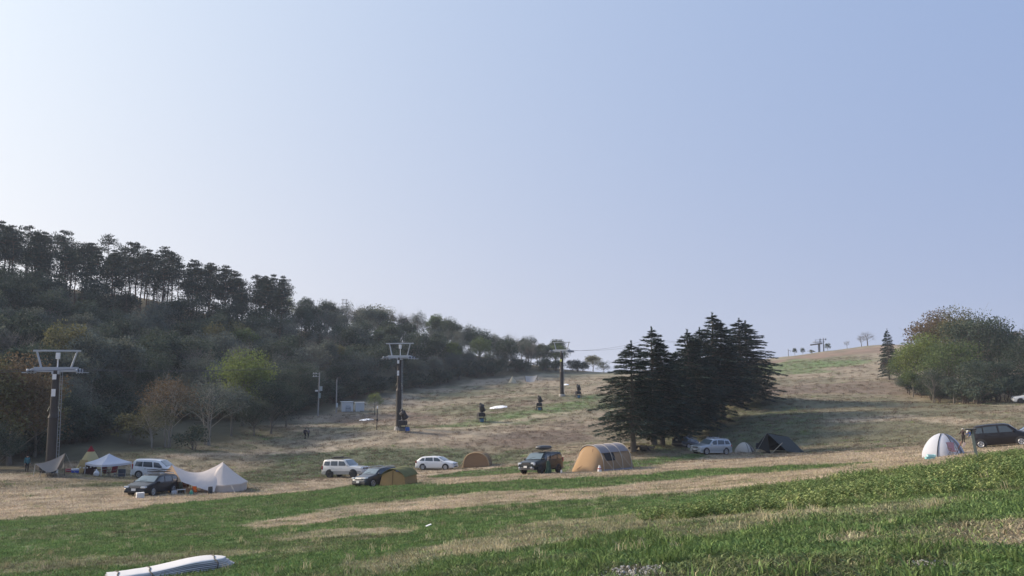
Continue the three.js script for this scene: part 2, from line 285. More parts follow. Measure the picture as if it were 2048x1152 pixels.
{
  const r = random(77), kinds = {
    lush: ['green_grass', 'short green grass growing in mown strips over the slope', [tuft(1, 26, 0.10, 0.17, 0.015, 0.9), tuft(2, 22, 0.15, 0.16, 0.014, 0.8), tuft(12, 30, 0.08, 0.2, 0.02, 1.5)]],
    dry: ['dry_grass', 'dry straw coloured grass lying in strips over the slope', [tuft(3, 26, 0.12, 0.22, 0.011, 2.6), tuft(4, 20, 0.15, 0.18, 0.010, 1.6)]],
    stalk: ['brown_stalks', 'clumps of dead brown stalks dotted over the slope', [tuft(9, 16, 0.26, 0.22, 0.02, 1.1), tuft(10, 12, 0.34, 0.2, 0.018, 0.8)]],
    fresh: ['long_green_grass', 'longer fresh green grass tufts close to the camera', [tuft(13, 22, 0.24, 0.10, 0.012, 0.5), tuft(14, 18, 0.2, 0.12, 0.014, 0.8)]],
    tall: ['tall_dry_grass', 'tall pale dry grass stalks standing among the green grass', [tuft(5, 14, 0.38, 0.14, 0.009, 0.5)]],
    weed: ['leafy_weeds', 'broad leaved yellow green weeds covering the bank', [weedPlant(6), weedPlant(7), weedPlant(8)]],
  };
  const lists = {}; for (const k in kinds) lists[k] = kinds[k][2].map(() => []);
  const q = new THREE.Quaternion(), up = V(0, 1, 0), sc = V(1, 1, 1), M = new THREE.Matrix4(), tilt = new THREE.Quaternion();
  const put = (kind, x, z, size, tall, rgb) => {
    const y = height(x, z), v = Math.floor(r() * lists[kind].length), e = 0.4, n = V(height(x - e, z) - height(x + e, z), 2 * e, height(x, z - e) - height(x, z + e)).normalize();
    q.setFromAxisAngle(up, r() * 6.283); tilt.setFromUnitVectors(up, n); q.premultiply(tilt); sc.set(size, size * tall, size);
    M.compose(V(x, y, z), q, sc); lists[kind][v].push([...M.elements], rgb);
  };
  const N = 230000;
  for (let k = 0; k < N; k++) {
    const u = r(), z = 5.2 * Math.pow(235 / 5.2, Math.pow(u, 0.80)), half = z * 0.70 + 2, x = (r() * 2 - 1) * half;
    const g = growth(x, -z); if (g.wood > 0.5 || r() < g.soil * 0.85) continue;
    const size = clamp(z / 26, 1, 3.4) * (0.75 + 0.5 * r()), flat = z > 70 ? 0.62 : 1, j = 0.66 + r() * 0.68;
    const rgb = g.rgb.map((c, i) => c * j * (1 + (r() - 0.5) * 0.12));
    if (z < 48 && r() < Math.pow(g.weed, 1.6) * 0.48 * smoothstep(noise(x * 0.55, z * 0.55, 1.9), -0.35, 0.3)) { const y = clamp(r() * 0.8 + 0.5 * noise(x * 1.1, z * 1.1, 8.8), 0, 1); put('weed', x, -z, 0.55 + 0.5 * r(), 1, [lerp(0.13, 0.40, y * y), lerp(0.20, 0.43, y * y), lerp(0.08, 0.20, y * y)].map((c) => c * j)); continue; }
    if (z > 74 && r() < 0.10 + 0.3 * clamp(noise(x * 0.13, z * 0.3, 14.2), 0, 1)) { put('stalk', x, -z, clamp(z / 70, 1, 2.2) * (0.7 + 0.6 * r()), 0.8, [0.20 * j, 0.155 * j, 0.115 * j]); continue; }
    if (z < 60 && r() < (0.004 + 0.02 * (1 - g.lush) + 0.05 * clamp(noise(x * 0.25, z * 0.25, 6.1) - 0.15, 0, 1)) * smoothstep(z, 6, 24)) { put('tall', x, -z, (0.5 + 0.4 * r()) * clamp(z / 40, 1, 1.5), 1, [0.48 * j, 0.42 * j, 0.28 * j]); continue; }
    if (z < 14 && g.lush > 0.5 && r() < 0.07 * smoothstep(noise(x * 0.9, z * 0.9, 4.4), -0.1, 0.4)) { put('fresh', x, -z, 0.8 + 0.5 * r(), 1, [0.150 * j, 0.225 * j, 0.080 * j]); continue; }
    const lush = r() < g.lush * 0.93; put(lush ? 'lush' : 'dry', x, -z, size, flat * (lush ? 1 : 0.85), !lush && g.lush > 0.6 ? [0.42 * j, 0.37 * j, 0.24 * j] : lush && r() < 0.2 ? [0.22 * j, 0.31 * j, 0.12 * j] : rgb);
  }
  for (const k in kinds) kinds[k][2].forEach((g, v) => {
    const l = lists[k][v], m = new THREE.InstancedMesh(g, bladeMaterial, l.length / 2), c = new THREE.Color();
    for (let i = 0; i < l.length; i += 2) { m.setMatrixAt(i / 2, M.fromArray(l[i])); m.setColorAt(i / 2, c.setRGB(...l[i + 1])); }
    m.name = numbered(kinds[k][0]); m.castShadow = m.receiveShadow = true; scene.add(m); tag(m, kinds[k][1], k === 'weed' ? 'weeds' : 'grass', null, 'stuff');
  });
  // pale stones scattered over the two bare spots at the foot of the frame
  const sg = new THREE.IcosahedronGeometry(1, 1), pos = sg.attributes.position; for (let i = 0; i < pos.count; i++) { const f = 1 + 0.3 * noise(pos.getX(i) * 1.3, pos.getY(i) * 1.3, pos.getZ(i) * 1.3); pos.setXYZ(i, pos.getX(i) * f, pos.getY(i) * f * 0.6, pos.getZ(i) * f * 0.8); } sg.computeVertexNormals();
  const stones = []; for (let k = 0; k < 60000 && stones.length < 900; k++) { const z = 6.2 + r() * 2.6, x = -1 + r() * 7; const g = growth(x, -z); if (g.soil > 0.35 && r() < g.soil) stones.push([x, -z]); }
  const m = new THREE.InstancedMesh(sg, mat([1, 1, 1], 0.9), stones.length), c = new THREE.Color();
  stones.forEach(([x, z], i) => { const s = 0.008 + 0.022 * r() ** 2, t = 0.2 + 0.3 * r(); q.setFromAxisAngle(onSphere(r), r() * 6); M.compose(V(x, height(x, z) + s * 0.3, z), q, sc.set(s, s, s)); m.setMatrixAt(i, M); m.setColorAt(i, c.setRGB(t, t * 0.98, t * 0.95)); });
  m.name = 'gravel'; scene.add(m); tag(m, 'pale gravel scattered on bare soil in the foreground', 'gravel', null, 'stuff');
}

// ---------------------------------------------------------------- trees
const leafMaterial = (rgb, t = 0.35) => phys(rgb, 0.85, { vertexColors: true, side: THREE.DoubleSide, transmission: t, thickness: 0, specularIntensity: 0.25 });
const LEAF = { grey: leafMaterial([0.125, 0.150, 0.125]), dull: leafMaterial([0.078, 0.104, 0.074]), dark: leafMaterial([0.050, 0.074, 0.054]), green: leafMaterial([0.120, 0.165, 0.065]), bright: leafMaterial([0.185, 0.235, 0.070], 0.45), olive: leafMaterial([0.150, 0.150, 0.072]), brown: leafMaterial([0.165, 0.122, 0.072]), pale: leafMaterial([0.175, 0.195, 0.160]), needle: leafMaterial([0.042, 0.070, 0.054], 0.12), pine: leafMaterial([0.038, 0.055, 0.042], 0.15), cedar: leafMaterial([0.036, 0.054, 0.040], 0.15), bare: leafMaterial([0.17, 0.15, 0.14], 0.2) };
function barkTexture(seed) { return grainTexture(256, seed, (px, n) => { for (let y = 0; y < n; y++) for (let x = 0; x < n; x++) { const v = 150 + 80 * fbm(x / n * 16, y / n * 3, 3, seed) + 40 * noise(x / n * 5, y / n * 5, seed + 1); const b = clamp(v, 40, 255); px.set([b, b, b, 255], (y * n + x) * 4); } }, true); }
const BARK = { grey: mat([0.16, 0.145, 0.125], 0.95, { vertexColors: true }), brown: mat([0.11, 0.085, 0.07], 0.95, { vertexColors: true }), pale: mat([0.30, 0.28, 0.25], 0.9, { vertexColors: true }), red: mat([0.14, 0.09, 0.065], 0.95, { vertexColors: true }) };

function broadleaf(seed, o) {   // h, w: size; base: where the crown starts; clumps of leaves on real limbs
  const r = random(seed), wood = new Soup(), crown = new Soup(), { h, w, base = 0.28, clumps = 34, leaves = 100, size = 0.3, stems = 1, twigs = 0, round = 1 } = o, tips = [];
  const cy = h * (base + 1) / 2, ry = h * (1 - base) / 2;
  for (let k = 0; k < clumps; k++) {
    let d = onSphere(r); if (d.y < -0.55) d.y *= -1; const f = Math.pow(0.25 + 0.75 * r(), 0.5) * (0.85 + 0.25 * noise(d.x * 1.7 + seed, d.y * 1.7, d.z * 1.7));
    const flat = Math.pow(Math.max(0, 1 - Math.abs(d.y) ** 2.2), 0.1);
    tips.push(V(d.x * w / 2 * f * flat, cy + d.y * ry * f * 0.95, d.z * w / 2 * f * flat));
  }
  const trunks = [];
  for (let s = 0; s < stems; s++) {
    const a = r() * 6.28, lean = stems > 1 ? 0.16 * h * (0.4 + r()) : 0.05 * h * r(), foot = V(Math.cos(a) * 0.15 * (stems - 1), -0.3, Math.sin(a) * 0.15 * (stems - 1)), pts = [], n = 7;
    for (let k = 0; k <= n; k++) { const t = k / n; pts.push(V(foot.x + Math.cos(a) * lean * t * t + (r() - 0.5) * 0.22 * (k > 0), -0.3 + h * 0.8 * t, foot.z + Math.sin(a) * lean * t * t + (r() - 0.5) * 0.22 * (k > 0))); }
    const r0 = h * 0.017 / Math.sqrt(stems) + 0.04; wood.limb(pts, pts.map((_, k) => (r0 * (k === 0 ? 1.35 : 1)) * (1 - 0.85 * k / n)), 7); trunks.push({ pts, r0 });
  }
  tips.forEach((t) => {
    const tr = trunks[Math.floor(r() * stems)], from = clamp((t.y - Math.hypot(t.x, t.z) * 0.7) / (h * 0.8), 0.12, 0.9), k = from * 7, a = tr.pts[Math.floor(k)].clone().lerp(tr.pts[Math.min(7, Math.floor(k) + 1)], k % 1);
    const mid = a.clone().lerp(t, 0.5).add(V((r() - 0.5) * 0.5, Math.abs(t.y - a.y) * 0.1, (r() - 0.5) * 0.5)), rr = tr.r0 * 0.38 * (1 - from * 0.6);
    wood.limb([a, mid, t], [rr, rr * 0.65, rr * 0.25], 5);
    for (let q = 0; q < twigs; q++) { const e = t.clone().add(onSphere(r).multiplyScalar(w * 0.16 * (0.5 + r())).add(V(0, w * 0.05, 0))), m = mid.clone().lerp(t, r()); wood.limb([m, m.clone().lerp(e, 0.5).add(onSphere(r).multiplyScalar(0.12)), e], [rr * 0.35, rr * 0.22, 0.008], 3); }
    const cr = w * (0.13 + 0.075 * r()), tone = 0.78 + 0.44 * r(), warm = (r() - 0.5) * 0.14;
    for (let q = 0; q < leaves; q++) {
      const d = onSphere(r), p = t.clone().addScaledVector(V(d.x, d.y * 0.72, d.z), cr * Math.pow(r(), 0.42)), dir = onSphere(r).add(d).add(V(0, -0.25, 0)).normalize(), side = dir.clone().cross(onSphere(r)).normalize(), v = tone * (0.8 + 0.4 * r());
      crown.leaf(p, dir, side, size * (0.7 + 0.7 * r()), size * (0.5 + 0.5 * r()), [v * (1 + warm), v, v * (1 - warm)], 0.15);
    }
  });
  return { wood: wood.geometry(), crown: crown.geometry() };
}
function layered(seed, o) {     // deodar-like: whorls of long drooping sprays
  const r = random(seed), wood = new Soup(), crown = new Soup(), { h, w, base = 0.16, whorls = 26, per = 6, droop = 0.28, ragged = 0.35, size = 0.34, dense = 1 } = o, pts = [];
  for (let k = 0; k <= 8; k++) pts.push(V((r() - 0.5) * 0.12 * (k > 0), -0.4 + (h + 0.3) * k / 8, (r() - 0.5) * 0.12 * (k > 0)));
  wood.limb(pts, pts.map((_, k) => (h * 0.018 + 0.05) * (k === 0 ? 1.3 : 1) * (1 - 0.95 * k / 8)), 8);
  for (let k = 0; k < whorls; k++) {
    const t = k / (whorls - 1), y0 = h * lerp(base, 0.955, Math.pow(t, 0.92)), reach = w / 2 * Math.pow(1 - t, 0.72) * (t < 0.08 ? 0.8 : 1) + 0.12;
    for (let b = 0; b < per - (t > 0.8 ? 1 : 0); b++) {
      const a = (b + (k % 2) * 0.5 + (r() - 0.5) * 0.6) / per * 6.283, L = reach * (1 - ragged + ragged * 1.5 * r()), y = y0 + (r() - 0.5) * h / whorls, rise = lerp(0.10, 0.85, t * t), out = V(Math.cos(a), 0, Math.sin(a)), acr = V(-Math.sin(a), 0, Math.cos(a));
      const along = (s) => V(0, y, 0).addScaledVector(out, L * s).add(V(0, L * (rise * s - (droop + rise * 0.35) * s * s), 0));
      wood.limb([along(0), along(0.5), along(1)], [0.02 + 0.014 * L, 0.012 + 0.006 * L, 0.006], 4);
      const n = Math.ceil((6 + L * 12) * dense), tone = 0.75 + 0.5 * r();
      for (let q = 0; q < n; q++) {
        const s = 0.10 + 0.92 * Math.pow(r(), 0.75), c = along(Math.min(1, s)), wd = L * 0.30 * Math.sin(Math.PI * Math.min(0.98, s * 0.85 + 0.12)) + 0.10, off = (r() * 2 - 1), p = c.addScaledVector(acr, off * wd).add(V(0, -Math.abs(off) * wd * 0.35 + (r() - 0.6) * 0.14, 0));
        const dir = out.clone().addScaledVector(acr, off * 1.1 + (r() - 0.5) * 0.9).add(V(0, (r() - 0.62) * 0.8 + rise * 0.3, 0)).normalize(), side = dir.clone().cross(V((r() - 0.5) * 1.2, 1, (r() - 0.5) * 1.2)).normalize(), v = tone * (0.72 + 0.56 * r());
        crown.leaf(p, dir, side, size * (0.7 + 0.8 * r()), size * (0.22 + 0.22 * r()), [v, v, v * (0.9 + 0.25 * r())], 0.2);
      }
    }
  }
  for (let q = 0; q < 46; q++) { const a = r() * 6.28; crown.leaf(V(0, h * (0.92 + 0.08 * r()), 0), V(Math.cos(a) * 0.5, 1, Math.sin(a) * 0.5).normalize(), V(-Math.sin(a), 0, Math.cos(a)), 0.35, 0.07, [1, 1, 1]); }
  return { wood: wood.geometry(), crown: crown.geometry() };
}
function pine(seed, o) {        // bare stem, flat cushions of needles near the top
  const r = random(seed), wood = new Soup(), crown = new Soup(), { h, w, from = 0.5, tiers = 10, size = 0.42 } = o, pts = [];
  for (let k = 0; k <= 8; k++) pts.push(V((r() - 0.5) * 0.3 * (k > 0), -0.4 + h * 0.99 * k / 8, (r() - 0.5) * 0.3 * (k > 0)));
  wood.limb(pts, pts.map((_, k) => (h * 0.012 + 0.04) * (1 - 0.88 * k / 8)), 7);
  for (let k = 0; k < tiers; k++) {
    const t = (k + r() * 0.6) / tiers, y = h * lerp(from, 1.0, t), n = t > 0.85 ? 2 : 3 + Math.floor(r() * 3);
    for (let b = 0; b < n; b++) {
      const a = r() * 6.283, L = w / 2 * (1.05 - 0.92 * t * t) * (0.45 + 0.7 * r()), e = V(Math.cos(a) * L, y + L * (0.12 + 0.25 * r()), Math.sin(a) * L), s = V(0, y - L * 0.1, 0);
      wood.limb([s, s.clone().lerp(e, 0.55).add(V(0, -0.1, 0)), e], [0.05, 0.03, 0.012], 4);
      const cr = L * 0.42 + 0.42, tone = 0.75 + 0.5 * r();
      for (let q = 0; q < 52; q++) { const d = onSphere(r), p = e.clone().lerp(s, 0.22 * r()).add(V(d.x * cr, d.y * cr * 0.5, d.z * cr).multiplyScalar(Math.pow(r(), 0.45))), dir = V(d.x, 0.35 + r() * 0.8, d.z).normalize(), v = tone * (0.75 + 0.5 * r()); crown.leaf(p, dir, dir.clone().cross(onSphere(r)).normalize(), size * (0.6 + 0.7 * r()), size * (0.3 + 0.25 * r()), [v, v, v], 0.2); }
    }
  }
  return { wood: wood.geometry(), crown: crown.geometry() };
}
const SHAPES = {
  broad: [101, 102, 103, 104, 105].map((s, k) => broadleaf(s, { h: 10, w: [8, 7.2, 9, 6.6, 7.8][k], base: [0.2, 0.25, 0.16, 0.3, 0.12][k], clumps: 38, leaves: 84, size: 0.30, twigs: 1 })),
  loose: [111, 112, 113].map((s, k) => broadleaf(s, { h: 10, w: [7.5, 8.5, 7][k], base: [0.25, 0.2, 0.32][k], clumps: 34, leaves: 44, size: 0.26, twigs: 6, stems: [1, 2, 1][k] })),
  stems: [121, 122].map((s) => broadleaf(s, { h: 10, w: 9, base: 0.22, clumps: 46, leaves: 60, size: 0.22, twigs: 5, stems: 4 })),
  dense: [131, 132, 133].map((s, k) => broadleaf(s, { h: 10, w: [9, 8.4, 10][k], base: [0.06, 0.03, 0.1][k], clumps: 70, leaves: 110, size: 0.22, twigs: 2 })),
  bush: [141, 142].map((s) => broadleaf(s, { h: 3, w: 3.6, base: 0.02, clumps: 18, leaves: 60, size: 0.2, twigs: 3, stems: 3 })),
  bare: [151, 152].map((s) => broadleaf(s, { h: 10, w: 8, base: 0.25, clumps: 30, leaves: 5, size: 0.2, twigs: 14, stems: 2 })),
  pine: [161, 162, 163, 164].map((s, k) => pine(s, { h: 14, w: [6, 5.2, 6.6, 5.6][k], from: [0.5, 0.42, 0.56, 0.36][k], tiers: [9, 11, 8, 12][k] })),
  cedar: [171, 172].map((s) => layered(s, { h: 14, w: 5, base: 0.1, whorls: 26, per: 7, droop: 0.5, ragged: 0.2, size: 0.5, dense: 0.5 })),
  deodar: [181, 182, 183, 184].map((s, k) => layered(s, { h: 14, w: [8.6, 8, 9, 7.6][k], base: [0.17, 0.14, 0.12, 0.19][k], whorls: 27, per: 6, droop: 0.24, ragged: 0.34, size: 0.33, dense: 4.2 })),
};
const LEAFY_H = { broad: 10, loose: 10, stems: 10, dense: 10, bush: 3, bare: 10, pine: 14, cedar: 14, deodar: 14 };
function plant(name, shape, variant, position, h, wide, turn, leaf, bark, label, category, group) {
  const s = SHAPES[shape][variant % SHAPES[shape].length], o = thing(name, label, category, position, turn, group), k = h / LEAFY_H[shape]; o.scale.set(k * wide, k, k * wide);
  part('trunk', s.wood, bark, o); part(shape === 'bush' ? 'foliage' : 'crown', s.crown, leaf, o); return o;
}
const spot = (px, z) => { const x = (px - 1024) / F * z; return ground(x, -z); };

// the row of tall conifers in the middle
{
  const row = [
    [1262, 86, 11.4, 1.0, 'broadest and nearest conifer of the row, low boughs reaching left'], [1303, 92, 13.0, 0.95, 'second conifer trunk from the left end of the row'], [1321, 95, 12.2, 0.9, 'third conifer trunk from the left end of the row'], [1350, 103, 12.2, 0.9, 'fourth conifer from the left, slim trunk behind the parked estate car'],
    [1374, 108, 14.6, 0.95, 'tall conifer with a thin split tip left of the tallest one'], [1384, 113, 13.2, 0.9, 'conifer half hidden behind its neighbours in the middle of the row'], [1399, 116, 14.2, 0.9, 'conifer with leaning stem in the middle of the row'], [1425, 121, 16.0, 1.05, 'tallest conifer of the row with a long bare looking tip'], [1442, 126, 14.6, 0.95, 'conifer just right of the tallest in the row'],
    [1478, 138, 14.9, 1.05, 'second conifer from the right end of the row'], [1491, 143, 14.2, 1.15, 'rightmost conifer of the row with boughs down to the grass'],
  ];
  row.forEach(([px, z, h, wide, label], k) => plant('conifer_tree', 'deodar', k, spot(px, z), h * 1.03, wide * 1.32, k * 2.1, LEAF.needle, BARK.grey, label, 'tree', 'row of conifers on the slope'));
}
// wood on the left hill
{
  const r = random(4242), base = [[-330, 90], [-100, 90], [60, 92], [180, 104], [300, 118], [420, 128], [520, 136], [610, 150], [700, 168], [800, 186], [900, 212], [980, 226], [1060, 243], [1130, 262]], ridge = [[-330, 206], [0, 208], [150, 212], [280, 220], [400, 228], [560, 240], [660, 248], [760, 256], [900, 266], [1000, 274], [1060, 280], [1140, 290]];
  const on = (l, px) => { let k = 0; while (k < l.length - 2 && l[k + 1][0] < px) k++; const t = (px - l[k][0]) / (l[k + 1][0] - l[k][0]); return lerp(l[k][1], l[k + 1][1], t); };
  const placed = [], free = (p, d) => placed.every((q) => (q.x - p.x) ** 2 + (q.z - p.z) ** 2 > d * d);
  let broad = 0;
  const crest = (px) => px < 40 ? 'at the far left of the hill crest' : px < 200 ? 'above the nearest lift tower' : px < 330 ? 'where sky shows between crest stems' : px < 450 ? 'in the middle of the crest stand' : 'at the right end of the pine crest';
  const zone = (px) => px < 60 ? 'at the far left of the wooded hill' : px < 220 ? 'behind the nearest lift tower' : px < 420 ? 'behind the many stemmed field edge trees' : px < 600 ? 'behind the bright green round tree' : px < 740 ? 'behind the utility poles and sheds' : px < 880 ? 'behind the middle lift tower' : px < 1010 ? 'behind the largest snow patch' : 'at the far right tail of the wood', level = (t) => t < 0.3 ? 'low' : t < 0.65 ? 'midway' : 'high up';
  // pines along the crest
  for (let k = 0; k < 900 && placed.length < 96; k++) {
    const px = -200 + r() * 770, t = 0.70 + 0.32 * r(), z = lerp(on(base, px), on(ridge, px), t), p = spot(px, z); if (!free(p, 4.3)) continue; placed.push(p);
    plant('pine_tree', 'pine', Math.floor(r() * 4), p, 12 + r() * 4.5, 0.9 + 0.25 * r(), r() * 6.28, LEAF.pine, BARK.red, `dark pine ${t > 0.88 ? 'against the sky' : 'just below the skyline'} ${crest(px)}`, 'tree', `crest pines ${crest(px)}, ${t > 0.88 ? 'upper' : 'lower'}`);
  }
  for (const [px, z, h] of [[785, 258, 9], [936, 266, 8.5], [972, 270, 7.5], [1008, 274, 6]]) { const p = spot(px, z); placed.push(p); plant('pine_tree', 'pine', px % 4, p, h, 1.1, px, LEAF.pine, BARK.red, 'dark pine poking above the paler broadleaf crowns of the ridge', 'tree', 'single pines on the broadleaf ridge'); }
  for (const [px, z, h] of [[553, 240, 12], [505, 205, 12], [425, 190, 12], [250, 175, 12], [560, 190, 11], [600, 178, 11], [500, 165, 11], [380, 176, 11], [640, 196, 10], [540, 158, 10], [160, 165, 12], [310, 190, 12], [820, 240, 9]]) { const p = spot(px, z); placed.push(p); plant('cedar_tree', 'cedar', px % 2, p, h, 0.85, px, LEAF.cedar, BARK.brown, 'narrow pointed cedar among the rounded trees of the left hill', 'tree', 'pointed cedars in the left wood'); }
  const mixes = [['grey', 0.30], ['dull', 0.62], ['dark', 0.80], ['pale', 0.87], ['green', 0.92], ['olive', 0.945], ['bare', 1.01]];
  for (let k = 0; k < 6000 && broad < 292; k++) {
    const px = -300 + r() * 1430, t = Math.pow(r(), 0.9), zb = on(base, px), zr = on(ridge, px), z = lerp(zb + 1.5, zr, t), p = spot(px, z), d = lerp(4.6, 6.4, r()); if (!free(p, d)) continue; placed.push(p); broad++;
    const q = r(), pineZone = px < 560 && t > 0.55; let m = mixes.find((e) => q < e[1])[0]; if (pineZone && m !== 'grey') m = 'dark'; const shape = t < 0.1 && m !== 'bare' ? 'dense' : m === 'bare' ? 'bare' : m === 'pale' || (m === 'grey' && r() < 0.5) ? 'loose' : 'broad';
    const h = (t < 0.08 ? 6.5 : 8.5) + r() * 3.5 - (px > 900 ? 1.5 : 0), tone = { grey: 'grey green', dull: 'dull green', dark: 'dark green', pale: 'pale misty green', green: 'fresh green', olive: 'olive', bare: 'bare twigged' }[m];
    plant('broadleaf_tree', shape, Math.floor(r() * 5), p, h, 0.85 + 0.3 * r(), r() * 6.28, m === 'bare' ? LEAF.bare : LEAF[m], r() < 0.25 ? BARK.pale : BARK.grey, `${tone} broadleaf tree ${level(t)} ${zone(px)}`, 'tree', `${tone} trees ${level(t)} ${zone(px)}`);
  }
  // brush along the foot of the wood
  for (let k = 0; k < 120; k++) { const px = -60 + r() * 1230, p = spot(px, on(base, px) - 2 + r() * 5); plant('shrub', 'bush', k, p, 1.8 + r() * 2.6, 1 + 0.5 * r(), r() * 6, r() < 0.5 ? LEAF.dark : LEAF.dull, BARK.brown, `dark shrub in the hem of the wood ${zone(px)}`, 'shrub', `hem shrubs ${zone(px)}`); }
}
// trees standing out in front of the wood
for (const [px, z, h, wide, shape, leaf, label, bark] of [
  [-40, 84, 12.0, 1.15, 'dense', 'olive', 'big olive brown tree cut by the left edge of the frame'], [36, 87, 12.4, 1.0, 'dense', 'brown', 'tall brown tinged tree just left of the nearest lift tower'], [84, 92, 9.4, 0.85, 'broad', 'olive', 'olive tree directly behind the nearest lift tower'], [10, 80, 5, 1.1, 'dense', 'dull', 'low dull green tree at the far left behind the grey tarp'],
  [345, 104, 9.2, 1.0, 'stems', 'brown', 'many stemmed tree with a thin brownish crown at the field edge', 'pale'], [318, 102, 5.6, 1.1, 'stems', 'olive', 'small spreading tree at the left of the many stemmed one', 'pale'], [425, 108, 8.8, 1.15, 'stems', 'grey', 'wide grey green tree with fine branches above the field edge', 'pale'], [492, 124, 12.2, 1.0, 'dense', 'bright', 'bright fresh green round tree rising behind the field edge'],
  [470, 114, 7.2, 1.0, 'broad', 'grey', 'grey green tree in front of the bright green one'], [548, 120, 8.6, 0.9, 'dense', 'dark', 'dark dense tree at the right end of the field edge thicket'], [578, 128, 7.2, 0.85, 'dense', 'dark', 'lower dark tree right of the dense one above the walkers'], [515, 116, 5.6, 1.0, 'dense', 'dull', 'dull green bushy tree low in the field edge thicket'], [270, 104, 4.2, 1.2, 'bush', 'olive', 'olive bush above the white minivan'], [400, 103, 3.4, 1.1, 'bush', 'dull', 'dull bush at the foot of the grey green tree'],
  [752, 146, 4.2, 1.1, 'loose', 'bright', 'little light green tree beside the white sheds'], [1186, 300, 7.5, 1.5, 'broad', 'olive', 'small far tree on the skyline left of the conifer row'], [1206, 310, 7, 1.3, 'loose', 'dull', 'second small far tree on the skyline left of the conifer row'],
  [610, 255, 9.0, 1.1, 'loose', 'olive', 'thin crowned olive tree on the ridge left of the mast'], [648, 250, 10.4, 1.1, 'loose', 'green', 'thin crowned light green tree on the ridge beside the mast'], [716, 258, 10.0, 1.05, 'loose', 'olive', 'sparse olive tree with sky between its stems on the ridge'], [742, 262, 10.0, 1.0, 'loose', 'brown', 'sparse brownish tree on the ridge right of the olive one'], [886, 264, 10.6, 1.3, 'broad', 'olive', 'round golden olive crown standing highest on the right of the ridge'], [572, 246, 10.5, 0.9, 'loose', 'bright', 'yellow green tree beside the pointed cedar on the ridge'], [905, 225, 8.6, 1.0, 'broad', 'bright', 'yellow green crown among grey ones above the second lift tower'],
]) plant(shape === 'bush' ? 'shrub' : 'tree', shape, Math.abs(px), spot(px, z), h, wide, px * 0.7, LEAF[leaf], BARK[bark ?? 'grey'], label, shape === 'bush' ? 'shrub' : 'tree');
// the grove on the right
for (const [px, z, h, wide, shape, leaf, label] of [
  [1774, 176, 11.2, 0.72, 'deodar', 'needle', 'dark pointed conifer at the left end of the right hand grove'], [1845, 150, 11.6, 1.05, 'dense', 'bright', 'yellow green round tree at the front of the right hand grove'], [1872, 168, 15.4, 1.0, 'dense', 'brown', 'tall tree with a rusty brown crown at the top of the grove'], [1915, 162, 15.2, 1.0, 'dense', 'olive', 'tall olive tree right of the rusty crown in the grove'], [1808, 160, 8.4, 0.9, 'dense', 'green', 'low green tree beside the pointed conifer of the grove'],
  [1898, 142, 11.0, 1.05, 'dense', 'green', 'mid green tree in the front middle of the grove'], [1955, 146, 15.0, 1.0, 'dense', 'dull', 'tall dull green tree right of the middle of the grove'], [1992, 148, 14.0, 1.0, 'dense', 'dull', 'dull green tree near the right end of the grove'], [1940, 134, 7.4, 1.1, 'broad', 'dull', 'low dull tree at the front foot of the grove'], [1985, 130, 7.2, 1.1, 'dense', 'dark', 'low dark tree at the front right foot of the grove'], [2035, 134, 10.2, 1.0, 'dense', 'dark', 'dark tree at the right edge of the frame behind the white car'], [2090, 138, 11.0, 1.0, 'dense', 'dull', 'last tree of the grove cut by the right edge'], [1862, 138, 6.2, 1.15, 'stems', 'dull', 'low branching tree under the yellow green one'], [1900, 132, 4.6, 1.2, 'broad', 'dull', 'short tree at the lower hem of the grove'], [1820, 146, 5, 1.1, 'broad', 'green', 'short green tree at the left hem of the grove'],
  [2030, 395, 6, 1.6, 'broad', 'brown', 'reddish tree on the far sunlit hill at the right edge'], [1734, 268, 5.0, 1.5, 'bare', 'bare', 'bare grey twigged tree on the skyline left of the pointed conifer'], [1722, 266, 4.2, 1.2, 'bare', 'bare', 'smaller bare tree on the skyline left of the twigged one'], [1693, 266, 2.8, 1.2, 'bare', 'bare', 'small bare bush on the skyline between mast and twigged tree'], [1654, 266, 3.0, 0.9, 'broad', 'dull', 'little bush right of the mast on the skyline'], [1604, 266, 2.6, 0.8, 'broad', 'dull', 'little bush on the skyline left of the lift terminal'], [1588, 266, 2.8, 0.9, 'broad', 'dull', 'little round bush beside the short pole on the skyline'], [1622, 266, 1.4, 1.3, 'bush', 'olive', 'low bush at the foot of the lift terminal'],
]) plant(/bush/.test(label) ? 'shrub' : /conifer at/.test(label) ? 'conifer_tree' : 'tree', shape, Math.abs(px), spot(px, z), h, wide, px * 0.7, LEAF[leaf], BARK.grey, label, /bush/.test(label) ? 'shrub' : 'tree');

{ const r = random(606); for (let k = 0; k < 34; k++) { const px = 1795 + r() * 290, z = lerp(150, 128, smoothstep(px, 1800, 1960)) + r() * 10 - 4; plant('shrub', r() < 0.5 ? 'bush' : 'dense', k, spot(px, z), 2 + r() * 2.6, 1.15, r() * 6, r() < 0.55 ? LEAF.dull : LEAF.dark, BARK.brown, px < 1880 ? 'dark shrub in the left half of the hem of the right hand grove' : 'dark shrub in the right half of the hem of the right hand grove', 'shrub', px < 1880 ? 'left hem shrubs of the right grove' : 'right hem shrubs of the right grove'); } }

